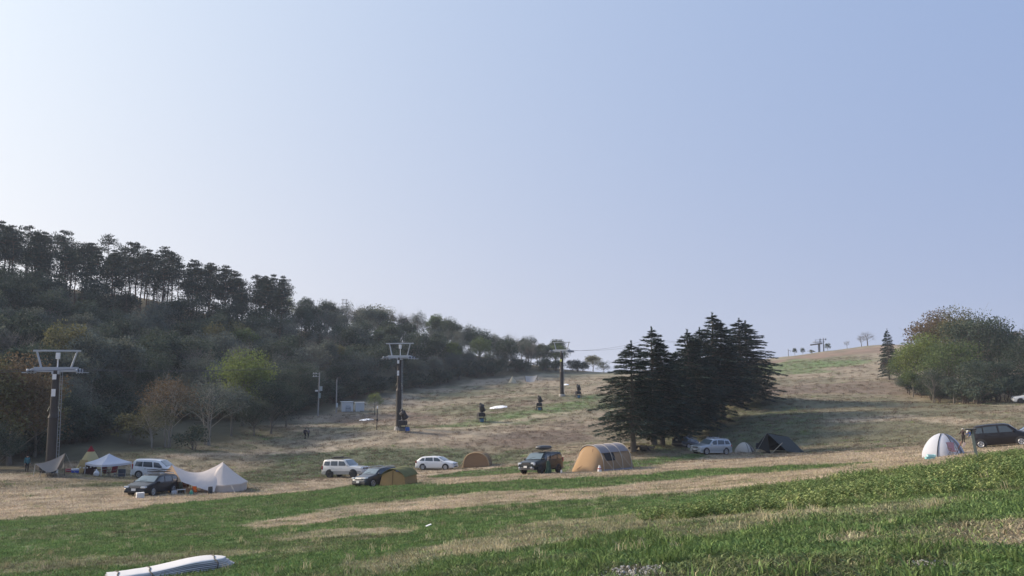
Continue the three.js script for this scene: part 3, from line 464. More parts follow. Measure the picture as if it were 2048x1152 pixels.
// ---------------------------------------------------------------- ski lift: towers, ropes, snow guns, poles, sheds
const azimuth = (p) => Math.atan2(p.x, -p.z);                     // a thing turned by -azimuth faces the camera squarely
const METAL = { tower: mat([0.042, 0.037, 0.036], 0.6, { metalness: 0.3 }), galvanised: mat([0.36, 0.39, 0.43], 0.5, { metalness: 0.55 }), dark: mat([0.03, 0.03, 0.034], 0.6), rope: mat([0.10, 0.10, 0.11], 0.6, { metalness: 0.4 }), steel: mat([0.5, 0.5, 0.5], 0.4, { metalness: 0.8 }) };
const PAINT_WHITE = mat([0.72, 0.73, 0.74], 0.6), CONCRETE = mat([0.42, 0.40, 0.37], 0.95), TIMBER = mat([0.20, 0.17, 0.14], 0.95), BLACK_RUBBER = mat([0.018, 0.018, 0.02], 0.85);
const LINE = Math.atan2(26.5, 46);                                 // the lift runs up the slope to the right
const towers = [];
function liftTower(p, h, label, style = 0, turn = -LINE) {
  const o = thing('lift_tower', label, 'lift tower', p, turn, 'lift towers'), s = h / 11;
  part('base', [new THREE.CylinderGeometry(0.62, 0.68, 0.5, 20).translate(0, 0.15, 0), new THREE.CylinderGeometry(0.5, 0.5, 0.06, 20).translate(0, 0.43, 0)], CONCRETE, o);
  const prof = [[0.42, 0.3], [0.42, h * 0.44], [0.47, h * 0.441], [0.47, h * 0.448], [0.36, h * 0.47], [0.34, h * 0.49], [0.30, h * 0.83]].map(([r, y]) => new THREE.Vector2(r, y));
  part('mast', new THREE.LatheGeometry(prof, 20), METAL.tower, o);
  const lad = []; for (const x of [0.50, 0.72]) lad.push(rod(V(x * 0.95, 0.9, 0.1), V(x * 0.8, h * 0.82, 0.1), 0.022)); for (let y = 1; y < h * 0.82; y += 0.36) { const t = y / (h * 0.82); lad.push(rod(V(lerp(0.475, 0.4, t), y, 0.1), V(lerp(0.685, 0.576, t), y, 0.1), 0.014, 0.014, 5)); }
  part('ladder', lad, METAL.galvanised, o);
  part('crossarm', [box(3.7, 0.46, 0.42, 0, h * 0.83 + 0.1, 0, 0.03), box(0.7, 0.5, 0.5, 0, h * 0.83 - 0.1, 0, 0.03)], METAL.galvanised, o);
  const frame = [box(3.9 * s, 0.16, 0.16, 0, h - 0.08, 0, 0.02)]; for (const x of [-1, 1]) frame.push(rod(V(x * 1.25, h * 0.83 + 0.2, 0), V(x * 1.72, h - 0.1, 0), 0.1, 0.09, 6)); part('lifting_frame', frame, METAL.galvanised, o);
  for (const x of [-1, 1]) {
    const arm = part('sheave_arm', [box(0.12, 0.2, 3.0, x * 1.95, h * 0.83 + 0.02, 0, 0.02), box(0.5, 0.08, 2.6, x * 2.25, h * 0.83 - 0.18, 0), rod(V(x * 1.7, h * 0.83 + 0.1, 0), V(x * 2.1, h * 0.83 + 0.1, 0), 0.09)], METAL.galvanised, o);
    for (let k = 0; k < 6; k++) { const w = part('sheave', [new THREE.TorusGeometry(0.19, 0.05, 8, 20).rotateY(Math.PI / 2), new THREE.CylinderGeometry(0.17, 0.17, 0.06, 16).rotateZ(Math.PI / 2)], k % 2 ? METAL.galvanised : METAL.dark, arm); w.position.set(x * 1.95 + x * 0.1, h * 0.83 - 0.06, -1.25 + k * 0.5); }
  }
  if (style !== 2) { for (const y of [0.78, 0.665, 0.635]) part('number_plate', box(0.34, y > 0.7 ? 0.5 : 0.34, 0.03, -0.02, h * y, 0.40), PAINT_WHITE, o); part('lamp_housing', [box(0.34, 0.6, 0.3, 0.1, h - 0.55, 0.05, 0.04), rod(V(0.1, h * 0.83 + 0.2, 0), V(0.1, h - 0.85, 0), 0.06)], PAINT_WHITE, o); }
  else part('number_plate', box(0.42, 0.5, 0.03, 0, h * 0.66, 0.40), mat([0.55, 0.57, 0.18], 0.6), o);
  const rings = []; for (const x of [-1, 1]) rings.push(rod(V(x * 0.52, h * 0.5, 0.08), V(x * 0.36, h * 0.535, 0.08), 0.03)); part('hose_bracket', rings, mat([0.55, 0.52, 0.38], 0.7), o);
  o.updateMatrixWorld(true); towers.push([-1, 1].map((x) => o.localToWorld(V(x * 2.05, h * 0.83 + 0.14, 0)))); return o;
}
const T1 = ground((117 - 1024) / F * 75, -75), T2 = ground((800 - 1024) / F * 119, -119), T3 = ground((1123 - 1024) / F * 165, -165), T4 = ground(37.5, -212);
liftTower(T1, at(115, 700, 75).y - T1.y, 'tall dark lift tower with grey crossarm behind the red tipped tipi', 0, -azimuth(T1) - 0.25);
liftTower(T2, at(802, 686, 119).y - T2.y, 'dark lift tower in the middle of the slope with a snow gun at its foot', 0, -azimuth(T2) - 0.45);
liftTower(T3, at(1125, 684, 165).y - T3.y, 'farthest lift tower, beside the conifer row with a yellow plate', 2);
towers.push([-1, 1].map((x) => T4.clone().add(V(x * 2.05 * Math.cos(LINE), 10.1, x * 2.05 * Math.sin(LINE)))));
function rope(name, pts, radius, sag, label, category, group) {
  const c = []; for (let k = 0; k + 1 < pts.length; k++) for (let s = 0; s < 16; s++) { const t = s / 16, p = pts[k].clone().lerp(pts[k + 1], t); p.y -= sag * 4 * t * (1 - t); c.push(p); } c.push(pts[pts.length - 1]);
  const s = new Soup(); s.limb(c, c.map(() => radius), 6); return single(name, s.geometry(), METAL.rope, null, 0, label, category, group);
}
{
  const ahead = towers[0].map((p) => p.clone().sub(V(26.5, -1.0, -46))), top = [V(70, 23, -265), V(74, 23, -262)];
  for (const k of [0, 1]) rope('haul_rope', [ahead[k], ...towers.map((t) => t[k]), top[k]], 0.022, 0.9, k ? 'right hand steel rope strung between the lift towers' : 'left hand steel rope strung between the lift towers', 'cable', 'lift ropes');
}
// small machines under the lift: fan snow guns on wheeled frames, padded in black
function snowGun(px, z, h, turn, blue, label) {
  const p = spot(px, z), o = thing('snow_gun', label, 'snow gun', p, -azimuth(p) + turn, 'snow guns'), s = h / 3;
  for (const [x, zz] of [[-0.5, 0.5], [0.5, 0.5], [-0.5, -0.5], [0.5, -0.5]]) part('leg', rod(V(x * 1.05 * s, -0.1, zz * 1.1 * s), V(x * 0.95 * s, 1.3 * s, zz * 0.9 * s), 0.05, 0.05, 6), METAL.dark, o);
  part('frame', [0.62, 1.25].flatMap((y) => [box(1.1 * s, 0.08, 0.08, 0, y * s, 0.5 * s), box(1.1 * s, 0.08, 0.08, 0, y * s, -0.5 * s), box(0.08, 0.08, 1.1 * s, 0.5 * s, y * s, 0), box(0.08, 0.08, 1.1 * s, -0.5 * s, y * s, 0)]), METAL.dark, o);
  part('control_box', box(0.98 * s, 0.62 * s, 0.8 * s, 0, 1.15 * s, 0, 0.05), mat([0.035, 0.033, 0.04], 0.7), o);
  part('compressor', box(0.7 * s, 0.5 * s, 0.55 * s, 0.02, 0.36 * s, 0.1, 0.06), mat([0.10, 0.11, 0.12], 0.6), o);
  const b = part('blue_mat', box(0.55 * s, 0.5 * s, 0.12, blue * 0.8 * s, 0.3 * s, 0.58 * s, 0.05).rotateZ(blue * 0.12), mat(blue ? [0.02, 0.10, 0.36] : [0.06, 0.16, 0.26], 0.7), o); b.userData.label = 'blue padding';
  part('swivel', [rod(V(0, 1.45 * s, 0), V(0.05, 1.75 * s, 0), 0.09), box(0.7 * s, 0.06, 0.3, 0.08 * s, 1.72 * s, 0)], METAL.dark, o);
  const barrel = part('fan_barrel', [new THREE.CylinderGeometry(0.36 * s, 0.42 * s, 0.85 * s, 18, 1, true), new THREE.TorusGeometry(0.38 * s, 0.06 * s, 8, 20).rotateX(Math.PI / 2).translate(0, 0.42 * s, 0), new THREE.TorusGeometry(0.43 * s, 0.05 * s, 8, 20).rotateX(Math.PI / 2).translate(0, -0.42 * s, 0)], mat([0.022, 0.022, 0.03], 0.6, { side: THREE.DoubleSide }), o); barrel.position.set(0.14 * s, 2.12 * s, 0); barrel.rotation.set(0.5, 0, 0.35);
  part('nozzle_ring', [new THREE.TorusGeometry(0.22 * s, 0.07 * s, 8, 18).rotateX(Math.PI / 2).translate(0, 0.50 * s, 0), new THREE.SphereGeometry(0.17 * s, 12, 8).translate(0, 0.5 * s, 0)], METAL.dark, barrel);
  part('motor', new THREE.CylinderGeometry(0.18 * s, 0.18 * s, 0.5 * s, 12).translate(0, -0.2 * s, 0), METAL.dark, barrel);
  part('cover_tip', new THREE.SphereGeometry(0.19 * s, 12, 10).translate(-0.12 * s, 2.74 * s, 0), METAL.dark, o);
  return o;
}
snowGun(808, 115.5, 3.35, -0.2, 1, 'black snow gun with bright blue padding at the foot of the middle tower'); snowGun(963, 128, 3.15, 0.25, 0, 'black snow gun right of the middle tower, beside the larger snow patch'); snowGun(1078, 140, 2.7, 0.1, 0, 'black snow gun left below the farthest lift tower'); snowGun(1155, 162, 2.9, 0.3, 0, 'black snow gun just right of the farthest lift tower');
// patches of leftover snow: low, lens shaped heaps
const SNOW = phys([0.86, 0.89, 0.93], 0.75, {});
function snowPatch(px, z, wide, deep, high, label) {
  const p = spot(px, z), g = new THREE.SphereGeometry(1, 40, 14, 0, 6.2832, 0, Math.PI / 2), a = g.attributes.position;
  for (let i = 0; i < a.count; i++) { const x = a.getX(i), zz = a.getZ(i), n = 1 + 0.16 * noise(x * 1.6 + px, zz * 1.6); const X = x * wide / 2 * n, Z = zz * deep / 2 * n; a.setXYZ(i, X, a.getY(i) * high * (1 + 0.3 * noise(x * 3 + px, zz * 3)) + (height(p.x + X, p.z + Z) - p.y) - 0.04, Z); }
  g.computeVertexNormals(); return single('snow_patch', g, SNOW, p, 0, label, 'snow', 'leftover snow patches');
}
snowPatch(737, 140, 2.6, 3.6, 0.28, 'small white patch of old snow left of the middle lift tower'); snowPatch(998, 150, 3.4, 5.2, 0.34, 'largest white patch of old snow beside the second snow gun'); snowPatch(1131, 199, 1.7, 2.6, 0.3, 'tiny white patch of old snow right behind the farthest tower');

// utility poles
function utilityPole(px, z, h, label, kit) {
  const p = spot(px, z), o = thing('utility_pole', label, 'utility pole', p, -azimuth(p)); part('pole', rod(V(0, -0.3, 0), V(0.12 * kit, h, 0), 0.15, 0.1, 10), mat([0.33, 0.32, 0.31], 0.9), o);
  if (kit) {
    for (const y of [h - 0.25, h - 0.75]) { const a = part('crossarm', box(1.3, 0.09, 0.09, -0.35, y, 0).rotateZ(0.02), METAL.galvanised, o); for (const x of [-0.9, -0.5, 0.1]) part('insulator', new THREE.CylinderGeometry(0.05, 0.07, 0.18, 8).translate(x, y + 0.13, 0), PAINT_WHITE, a); }
    part('transformer', [new THREE.CylinderGeometry(0.26, 0.26, 0.8, 14).translate(0.42, h * 0.63, 0.1), box(0.5, 0.06, 0.1, 0.25, h * 0.66, 0)], mat([0.34, 0.40, 0.42], 0.5), o); part('junction_box', box(0.5, 0.28, 0.3, -0.35, h * 0.58, 0.05, 0.03), PAINT_WHITE, o); part('cabinet', box(0.4, 0.9, 0.25, 0.2, h * 0.47, 0.14, 0.02), mat([0.30, 0.36, 0.36], 0.6), o);
  } else { part('top_bracket', [rod(V(0, h, 0), V(0.1, h + 0.35, 0), 0.03), box(0.3, 0.06, 0.06, 0.1, h - 0.3, 0)], METAL.galvanised, o); part('meter_box', box(0.35, 0.8, 0.3, 0.12, 1.4, 0.15, 0.02), mat([0.55, 0.60, 0.63], 0.6), o); }
  return o;
}
utilityPole(640, 145, 7.9, 'utility pole with crossarms and a transformer left of the white sheds', 1); utilityPole(676, 150, 6.2, 'plain utility pole just left of the white sheds', 0);
{
  const p = spot(609, 176), o = thing('frame_pole', 'ladder like pair of poles standing in front of the dark wood', 'utility pole', p, -azimuth(p)), h = at(609, 731, 176).y - p.y; for (const x of [-0.72, 0.72]) part('pole', rod(V(x, -0.3, 0), V(x, h, 0), 0.14, 0.1, 8), mat([0.30, 0.29, 0.28], 0.9), o); for (const y of [h - 0.4, h - 1.3, h - 2.1]) part('crossbar', box(1.9, 0.14, 0.14, 0, y, 0.05), METAL.galvanised, o);
  const q = spot(688, 254), m = thing('lattice_mast', 'thin lattice mast showing between ridge trees against the sky', 'mast', q, -azimuth(q)), mh = at(688, 598, 254).y - q.y, mm = mat([0.28, 0.25, 0.24], 0.8);
  for (const x of [-0.6, 0.6]) part('leg', rod(V(x, -0.3, 0), V(x * 0.9, mh, 0), 0.11, 0.09, 6), mm, m); for (let k = 0; k < 4; k++) part('crossbar', box(2.2, 0.14, 0.14, 0, mh - 0.3 - k * 1.1, 0.04), mm, m);
  const w = at(470, 734, 150), e = at(676, 712, 172); rope('power_line', [w.clone().add(V(-40, -2, 30)), w, e, at(800, 703, 200)], 0.02, 0.5, 'single overhead wire slung in front of the dark wood', 'cable');
}
// the marker post among the brown grass left of the middle tower
{ const p = spot(757, 121), o = thing('hydrant_post', 'thin dark post with a white cap left of the middle tower', 'post', p, -azimuth(p)); part('pole', rod(V(0, -0.2, 0), V(0.04, 3.2, 0), 0.07, 0.06, 8), METAL.dark, o); part('white_cap', rod(V(0.04, 3.15, 0), V(0.04, 3.55, 0), 0.09, 0.09, 8), PAINT_WHITE, o); part('valve', [box(0.26, 0.3, 0.22, 0.03, 1.5, 0, 0.04), new THREE.TorusGeometry(0.1, 0.025, 6, 12).translate(0.03, 1.5, 0.18)], METAL.dark, o); }
// white sheds
function shed(px, z, w, h, d, doorX, label) {
  const p = spot(px, z), o = thing('shed', label, 'shed', p, -azimuth(p) + 0.12), wall = mat([0.60, 0.63, 0.65], 0.7), W = [];
  for (let k = 0; k < Math.round(w / 0.3); k++) part('wall_panel', box(0.285, h, 0.05, -w / 2 + 0.15 + k * w / Math.round(w / 0.3), h / 2 - 0.1, d / 2), wall, o);
  part('wall', [box(w, h, 0.06, 0, h / 2 - 0.1, -d / 2), box(0.06, h, d - 0.06, -w / 2 + 0.03, h / 2 - 0.1, 0), box(0.06, h, d - 0.06, w / 2 - 0.03, h / 2 - 0.1, 0)], wall, o);
  part('roof', box(w + 0.2, 0.09, d + 0.25, 0, h - 0.04, 0, 0.02), mat([0.50, 0.54, 0.57], 0.6), o); if (doorX !== null) { const dr = part('door', box(0.8, h * 0.62, 0.04, doorX, h * 0.31 - 0.02, d / 2 + 0.05), mat([0.42, 0.46, 0.5], 0.6), o); part('handle', box(0.04, 0.16, 0.05, doorX + 0.3, h * 0.33, d / 2 + 0.09), METAL.dark, dr); part('barrier_frame', [box(0.05, h * 0.48, 0.05, doorX - 0.42, h * 0.24, d / 2 + 0.3), box(0.05, h * 0.48, 0.05, doorX + 0.42, h * 0.24, d / 2 + 0.3), box(0.84, 0.05, 0.05, doorX, h * 0.3, d / 2 + 0.3)], METAL.dark, o); }
  return o;
}
shed(697, 152, 2.1, 1.75, 1.8, 0.1, 'left white metal shed with a dark door frame by the plain pole'); shed(722, 153, 1.6, 1.65, 1.8, null, 'right hand smaller white metal shed without a door');
// lift terminal and masts on the right skyline
{
  const p = spot(1637, 262), o = thing('lift_terminal', 'grey lift return station with a T shaped deck on the skyline', 'lift station', p, -azimuth(p)), grey = mat([0.20, 0.20, 0.23], 0.6);
  part('column', box(0.7, 2.8, 0.8, 0, 1.2, 0, 0.05), grey, o); part('deck', box(3.9, 0.45, 2.2, -0.5, 2.7, 0, 0.15).rotateZ(0.13), grey, o); part('bull_wheel', [new THREE.TorusGeometry(1.3, 0.1, 8, 28).rotateX(Math.PI / 2).translate(-0.6, 3.3, 0), box(2.6, 0.08, 0.1, -0.6, 3.3, 0), box(0.1, 0.08, 2.6, -0.6, 3.3, 0)], grey, o); part('guide_frame', [box(0.1, 1.1, 0.1, -1.1, 3.4, 0.4), box(0.1, 1.3, 0.1, 0.2, 3.5, 0.4), box(1.5, 0.1, 0.1, -0.4, 4.0, 0.4)], grey, o);
  const q = spot(1646, 262), m = thing('lamp_mast', 'tall mast with floodlights beside the lift station on the skyline', 'mast', q, -azimuth(q)), mh = at(1646, 676, 262).y - q.y; part('pole', rod(V(0, -0.3, 0), V(0, mh, 0), 0.2, 0.13, 8), grey, m); part('crossarm', [box(1.9, 0.12, 0.12, -0.1, mh - 0.6, 0.1), box(1.4, 0.1, 0.1, -0.2, mh - 1.3, 0.1)], grey, m); for (const [x, y] of [[-0.95, -0.5], [-0.95, -1.2], [0.7, -0.45]]) part('floodlight', box(0.5, 0.6, 0.3, x, mh + y, 0.15, 0.04), METAL.galvanised, m);
  const s = spot(1575, 258), u = thing('short_pole', 'short pole with an arm left of the bushes on the skyline', 'pole', s, -azimuth(s)); part('pole', rod(V(0, -0.3, 0), V(0, 2.4, 0), 0.11, 0.09, 8), grey, u); part('arm', [box(0.8, 0.1, 0.1, 0.3, 1.9, 0), box(0.1, 0.5, 0.1, 0.7, 1.7, 0)], grey, u);
}

// ---------------------------------------------------------------- cars
const GLASS = phys([0.035, 0.05, 0.062], 0.06, { clearcoat: 1, clearcoatRoughness: 0.03, specularIntensity: 1 }), GLASS_FRONT = phys([0.10, 0.14, 0.165], 0.05, { clearcoat: 1, clearcoatRoughness: 0.03 }), TYRE = mat([0.02, 0.02, 0.022], 0.9), RIM = mat([0.55, 0.56, 0.58], 0.35, { metalness: 0.7 }), RIM_DARK = mat([0.05, 0.05, 0.055], 0.4, { metalness: 0.6 }), TRIM = mat([0.028, 0.028, 0.03], 0.7), LENS = phys([0.62, 0.66, 0.70], 0.08, { clearcoat: 1 }), TAIL = phys([0.32, 0.02, 0.02], 0.15, { clearcoat: 1 }), PLATE = mat([0.72, 0.72, 0.70], 0.6), CHROME = mat([0.62, 0.63, 0.65], 0.2, { metalness: 0.9 });
const paint = (rgb, metal = 0) => phys(rgb, 0.38, { metalness: metal, clearcoat: rgb[0] < 0.08 ? 0.45 : 1, clearcoatRoughness: 0.06, specularIntensity: rgb[0] < 0.08 ? 0.5 : 1 });
const curve = (pts) => (x) => { if (x <= pts[0][0]) return pts[0][1]; for (let k = 0; k + 1 < pts.length; k++) if (x <= pts[k + 1][0]) { const t = (x - pts[k][0]) / (pts[k + 1][0] - pts[k][0]); return lerp(pts[k][1], pts[k + 1][1], t); } return pts[pts.length - 1][1]; };
function sheetGeometry(n, m, f) {   // a grid of points f(u, v) as a smooth sheet
  const p = [], idx = [], uv = []; for (let j = 0; j <= m; j++) for (let i = 0; i <= n; i++) { const v = f(i / n, j / m); p.push(v.x, v.y, v.z); uv.push(i / n, j / m); if (i && j) { const o = j * (n + 1) + i; idx.push(o - n - 2, o - n - 1, o, o - n - 2, o, o - 1); } }
  const g = new THREE.BufferGeometry(); g.setAttribute('position', new THREE.Float32BufferAttribute(p, 3)); g.setAttribute('uv', new THREE.Float32BufferAttribute(uv, 2)); g.setIndex(idx); g.computeVertexNormals(); return g;
}
// S: length, width, height; top and belt are outlines seen from the side, front towards +x
function car(S, position, turn, label, group) {
  const o = thing('car', label, 'car', position, 0, group), { L, W, H, clear = 0.22, top, belt, colour, lower = colour, wheel: [wx0, wx1, wr], tumble = 0.8 } = S, T = curve(top), B = curve(belt), hl = L / 2;
  const w = (x) => W / 2 * (1 - 0.16 * Math.pow(Math.abs(x) / hl, 7)), roofW = (x) => { const c = smoothstep(T(x) - B(x), 0.02, (H - B(x)) * 0.9); return lerp(w(x) * 0.93, w(x) * tumble, c); };
  const bottom = (x) => clear + 0.10 * Math.pow(Math.abs(x) / hl, 10);
  const section = (x) => { const W2 = w(x), b = bottom(x), be = Math.max(B(x), b + 0.2), t = Math.max(T(x), be + 0.012), r = roofW(x), c = Math.min(0.10, (t - be) * 0.5);
    return [[0, b], [W2 * 0.86, b], [W2 * 0.97, b + 0.1], [W2, b + (be - b) * 0.45], [W2 * 0.995, be - 0.08], [W2 * 0.965, be], [lerp(W2 * 0.965, r, 0.5) + 0.012, lerp(be, t - c, 0.5)], [r, t - c], [r - c * 0.55, t - c * 0.3], [r * 0.72, t + 0.004], [0, t + 0.02]]; };
  const widthAt = (x, y) => { const s = section(x); for (let k = 2; k + 1 < s.length; k++) if (y <= s[k + 1][1] && s[k + 1][1] > s[k][1]) return lerp(s[k][0], s[k + 1][0], clamp((y - s[k][1]) / (s[k + 1][1] - s[k][1]), 0, 1)); return s[7][0]; };
  const xs = new Set(); for (let k = 0; k <= 44; k++) xs.add(-hl + L * k / 44); top.forEach((p) => xs.add(p[0])); belt.forEach((p) => xs.add(p[0])); const X = [...xs].sort((a, b) => a - b).filter((x, i, a) => x >= -hl && x <= hl && (i === 0 || x - a[i - 1] > 0.012));
  const P = [], I = [], ring = 20; X.forEach((x) => { const s = section(x); const full = [...s.map(([z, y]) => [z, y]), ...s.slice(1, -1).reverse().map(([z, y]) => [-z, y])]; full.forEach(([z, y]) => P.push(x, y, z)); });
  for (let k = 0; k + 1 < X.length; k++) for (let s = 0; s < ring; s++) { const a = k * ring + s, b = k * ring + (s + 1) % ring, c = a + ring, d = b + ring; I.push(a, b, d, a, d, c); }
  for (const [k, flip] of [[0, 1], [X.length - 1, 0]]) { const c = P.length / 3, s = section(X[k]); P.push(X[k] + (k ? 0.03 : -0.03), (s[0][1] + s[5][1]) / 2, 0); for (let q = 0; q < ring; q++) { const a = k * ring + q, b = k * ring + (q + 1) % ring; flip ? I.push(c, b, a) : I.push(c, a, b); } }
  let g = new THREE.BufferGeometry(); g.setAttribute('position', new THREE.Float32BufferAttribute(P, 3)); g.setIndex(I); g = toCreasedNormals(g, 0.62);
  const body = part('body', g, colour, o), side = (quad, sgn, off, n = 6, m = 3) => sheetGeometry(n, m, (u, v) => { const [a, b, c, d] = quad, U = sgn > 0 ? u : 1 - u, x = lerp(lerp(a[0], b[0], U), lerp(d[0], c[0], U), v), y = lerp(lerp(a[1], b[1], U), lerp(d[1], c[1], U), v); return V(x, y, sgn * (widthAt(x, y) + off)); });
  for (const sg of [1, -1]) {
    for (const d of S.doors ?? []) { const dr = part('door', side(d.map(([x, y]) => [x, y]), sg, 0.007), colour, o); part('handle', box(0.2, 0.035, 0.03, (d[0][0] + d[1][0]) / 2 - 0.3, d[2][1] - 0.09, sg * (widthAt((d[0][0] + d[1][0]) / 2, d[2][1] - 0.09) + 0.02)), S.chrome ? CHROME : colour, dr); }
    if (lower !== colour) part('cladding', side([[-hl + 0.12, clear + 0.02], [hl - 0.12, clear + 0.02], [hl - 0.1, clear + S.cladding], [-hl + 0.1, clear + S.cladding]], sg, 0.012, 30, 3), lower, o);
    for (const q of S.windows) part('window', side(q, sg, 0.014), GLASS, o);
    part('mirror', [box(0.12, 0.15, 0.2, S.mirror[0], S.mirror[1], sg * (W / 2 + 0.06), 0.04)], S.mirrorMat ?? colour, o);
    part('headlight', box(S.lamp?.[2] ?? 0.3, S.lamp?.[3] ?? 0.15, 0.34, hl - (S.lamp?.[0] ?? 0.17), S.lamp?.[1] ?? 0.72, sg * (W / 2 - 0.245), 0.05), LENS, o);
    part('tail_light', box(0.16, S.tail?.[1] ?? 0.3, 0.2, -hl + (S.tail?.[2] ?? 0.1), S.tail?.[0] ?? 0.95, sg * (W / 2 - 0.16), 0.04), TAIL, o);
    for (const x of [wx0, wx1]) {
      part('wheel_arch', new THREE.CircleGeometry(wr + 0.085, 24, -0.25, Math.PI + 0.5).rotateY(sg > 0 ? 0 : Math.PI).translate(x, wr + 0.01, sg * (W / 2 + 0.004)), S.arch ?? TRIM, o);
      const wh = part('wheel', new THREE.LatheGeometry([[wr * 0.66, -0.1], [wr * 0.94, -0.11], [wr, -0.07], [wr, 0.07], [wr * 0.94, 0.11], [wr * 0.66, 0.1]].map(([a, b]) => new THREE.Vector2(a, b)), 28).rotateX(Math.PI / 2), TYRE, o); wh.position.set(x, wr, sg * (W / 2 - 0.07)); const rm = S.rim ?? RIM, sp = [new THREE.TorusGeometry(wr * 0.62, 0.03, 8, 26), new THREE.CylinderGeometry(wr * 0.16, wr * 0.16, 0.05, 14).rotateX(Math.PI / 2)];
      for (let k = 0; k < 6; k++) sp.push(box(wr * 0.56, wr * 0.17, 0.03, wr * 0.36, 0, 0).rotateZ(k * Math.PI / 3 + 0.3)); const rim = part('rim', sp, rm, wh); rim.position.z = sg * 0.085; part('brake_disc', new THREE.CylinderGeometry(wr * 0.6, wr * 0.6, 0.03, 20).rotateX(Math.PI / 2).translate(0, 0, sg * 0.05), RIM_DARK, wh);
    }
  }
  const pane = (name, [x0, x1], k, m) => part(name, sheetGeometry(8, 4, (u, v) => { const x = lerp(x0, x1, v), z = (u * 2 - 1) * roofW(x) * lerp(0.93, 0.9, v), dx = 0.02, sl = Math.atan2(T(x + dx) - T(x - dx), 2 * dx), c = 1 - 0.35 * Math.pow(Math.abs(u * 2 - 1), 5); return V(x - Math.sin(sl) * 0.02 * 1, T(x) + 0.02 * c + Math.cos(sl) * 0.014 - 0.016 * Math.abs(u * 2 - 1) ** 3, -z * k); }), m, o);
  const ws = pane('windscreen', S.screen, 1, GLASS_FRONT); part('wiper', rod(V(S.screen[0] - 0.06, T(S.screen[0] - 0.06) + 0.05, 0.4), V(S.screen[0] - 0.16, T(S.screen[0] - 0.16) + 0.05, -0.1), 0.008, 0.008, 4), TRIM, ws); if (S.back) pane('rear_window', S.back, 1, GLASS);
  const ny = S.nose ?? 0.62; part('grille', box(0.09, S.grille ?? 0.16, W * 0.46, hl - 0.035, ny, 0, 0.03), S.grilleMat ?? TRIM, o); part('front_bumper', box(0.16, 0.2, W * 0.86, hl - 0.05, clear + 0.16, 0, 0.06), S.bumper ?? lower, o); part('air_intake', box(0.06, 0.1, W * 0.5, hl + 0.02, clear + 0.17, 0, 0.02), TRIM, o);
  part('number_plate', box(0.02, 0.165, 0.33, hl + 0.075, clear + 0.30, 0), PLATE, o); part('number_plate', box(0.02, 0.165, 0.33, -hl - 0.075, S.rearPlate ?? 0.8, 0), PLATE, o); part('rear_bumper', box(0.16, 0.22, W * 0.88, -hl + 0.04, clear + 0.17, 0, 0.06), S.bumper ?? lower, o);
  if (S.rails) for (const sg of [1, -1]) part('roof_rail', [rod(V(S.rails[0], H + 0.06, sg * W * 0.36), V(S.rails[1], H + 0.06, sg * W * 0.36), 0.022), ...S.rails.map((x) => rod(V(x, H - 0.06, sg * W * 0.36), V(x, H + 0.06, sg * W * 0.36), 0.02))], S.railMat ?? CHROME, o);
  if (S.extra) S.extra(o, { hl, W, H });
  // stand on its four wheels on the slope
  const f = V(Math.cos(turn), 0, -Math.sin(turn)), s = V(Math.sin(turn), 0, Math.cos(turn)), gy = (a, b) => height(position.x + f.x * a + s.x * b, position.z + f.z * a + s.z * b), q = W / 2 - 0.1;
  const yf = (gy(wx1, q) + gy(wx1, -q)) / 2, yr = (gy(wx0, q) + gy(wx0, -q)) / 2, yl = (gy(wx0, q) + gy(wx1, q)) / 2, yR = (gy(wx0, -q) + gy(wx1, -q)) / 2, ax = f.clone().multiplyScalar(wx1 - wx0).setY(yf - yr).normalize(), az = s.clone().multiplyScalar(2 * q).setY(yl - yR); az.addScaledVector(ax, -az.dot(ax)).normalize();
  o.quaternion.setFromRotationMatrix(new THREE.Matrix4().makeBasis(ax, az.clone().cross(ax), az)); o.position.y = (yf + yr) / 2 - 0.02 - (yf - yr) / (wx1 - wx0) * (wx0 + wx1) / 2;
  return o;
}
// at column px, z metres ahead; heading 0 drives to the right across the line of sight, positive turns the nose towards the camera
const parked = (S, px, z, heading, label, group = 'cars parked about the camp') => { const p = spot(px, z); return car(S, p, -azimuth(p) - THREE.MathUtils.degToRad(heading), label, group); };
const door2 = (a, b, c, y0, y1) => [[[a, y0], [b - 0.015, y0], [b - 0.015, y1], [a - 0.02, y1]], [[b + 0.015, y0], [c, y0], [c - 0.02, y1], [b + 0.015, y1]]];
const MINIVAN = { L: 4.85, W: 1.84, H: 1.9, clear: 0.2, wheel: [-1.5, 1.42, 0.34], tumble: 0.84, colour: paint([0.74, 0.76, 0.78]), top: [[-2.425, 0.95], [-2.38, 1.1], [-2.22, 1.72], [-2.0, 1.86], [-1, 1.9], [0.1, 1.88], [0.55, 1.80], [1.35, 1.22], [1.62, 1.05], [2.2, 0.88], [2.425, 0.62]], belt: [[-2.425, 0.92], [-2.2, 1.12], [0.9, 1.06], [1.4, 1.03], [2.2, 0.82], [2.425, 0.56]],
  windows: [[[-2.02, 1.20], [-1.2, 1.17], [-1.22, 1.66], [-1.9, 1.66]], [[-1.12, 1.17], [-0.1, 1.13], [-0.22, 1.66], [-1.14, 1.66]], [[0.02, 1.13], [1.05, 1.08], [0.45, 1.60], [-0.08, 1.65]]], doors: door2(-1.1, -0.02, 1.08, 0.34, 1.05), screen: [1.32, 0.58], back: [-2.34, -2.2], mirror: [0.98, 1.12], lamp: [0.22, 0.74, 0.42, 0.18], tail: [1.12, 0.55, 0.14], nose: 0.66, grille: 0.22, grilleMat: CHROME, chrome: true };
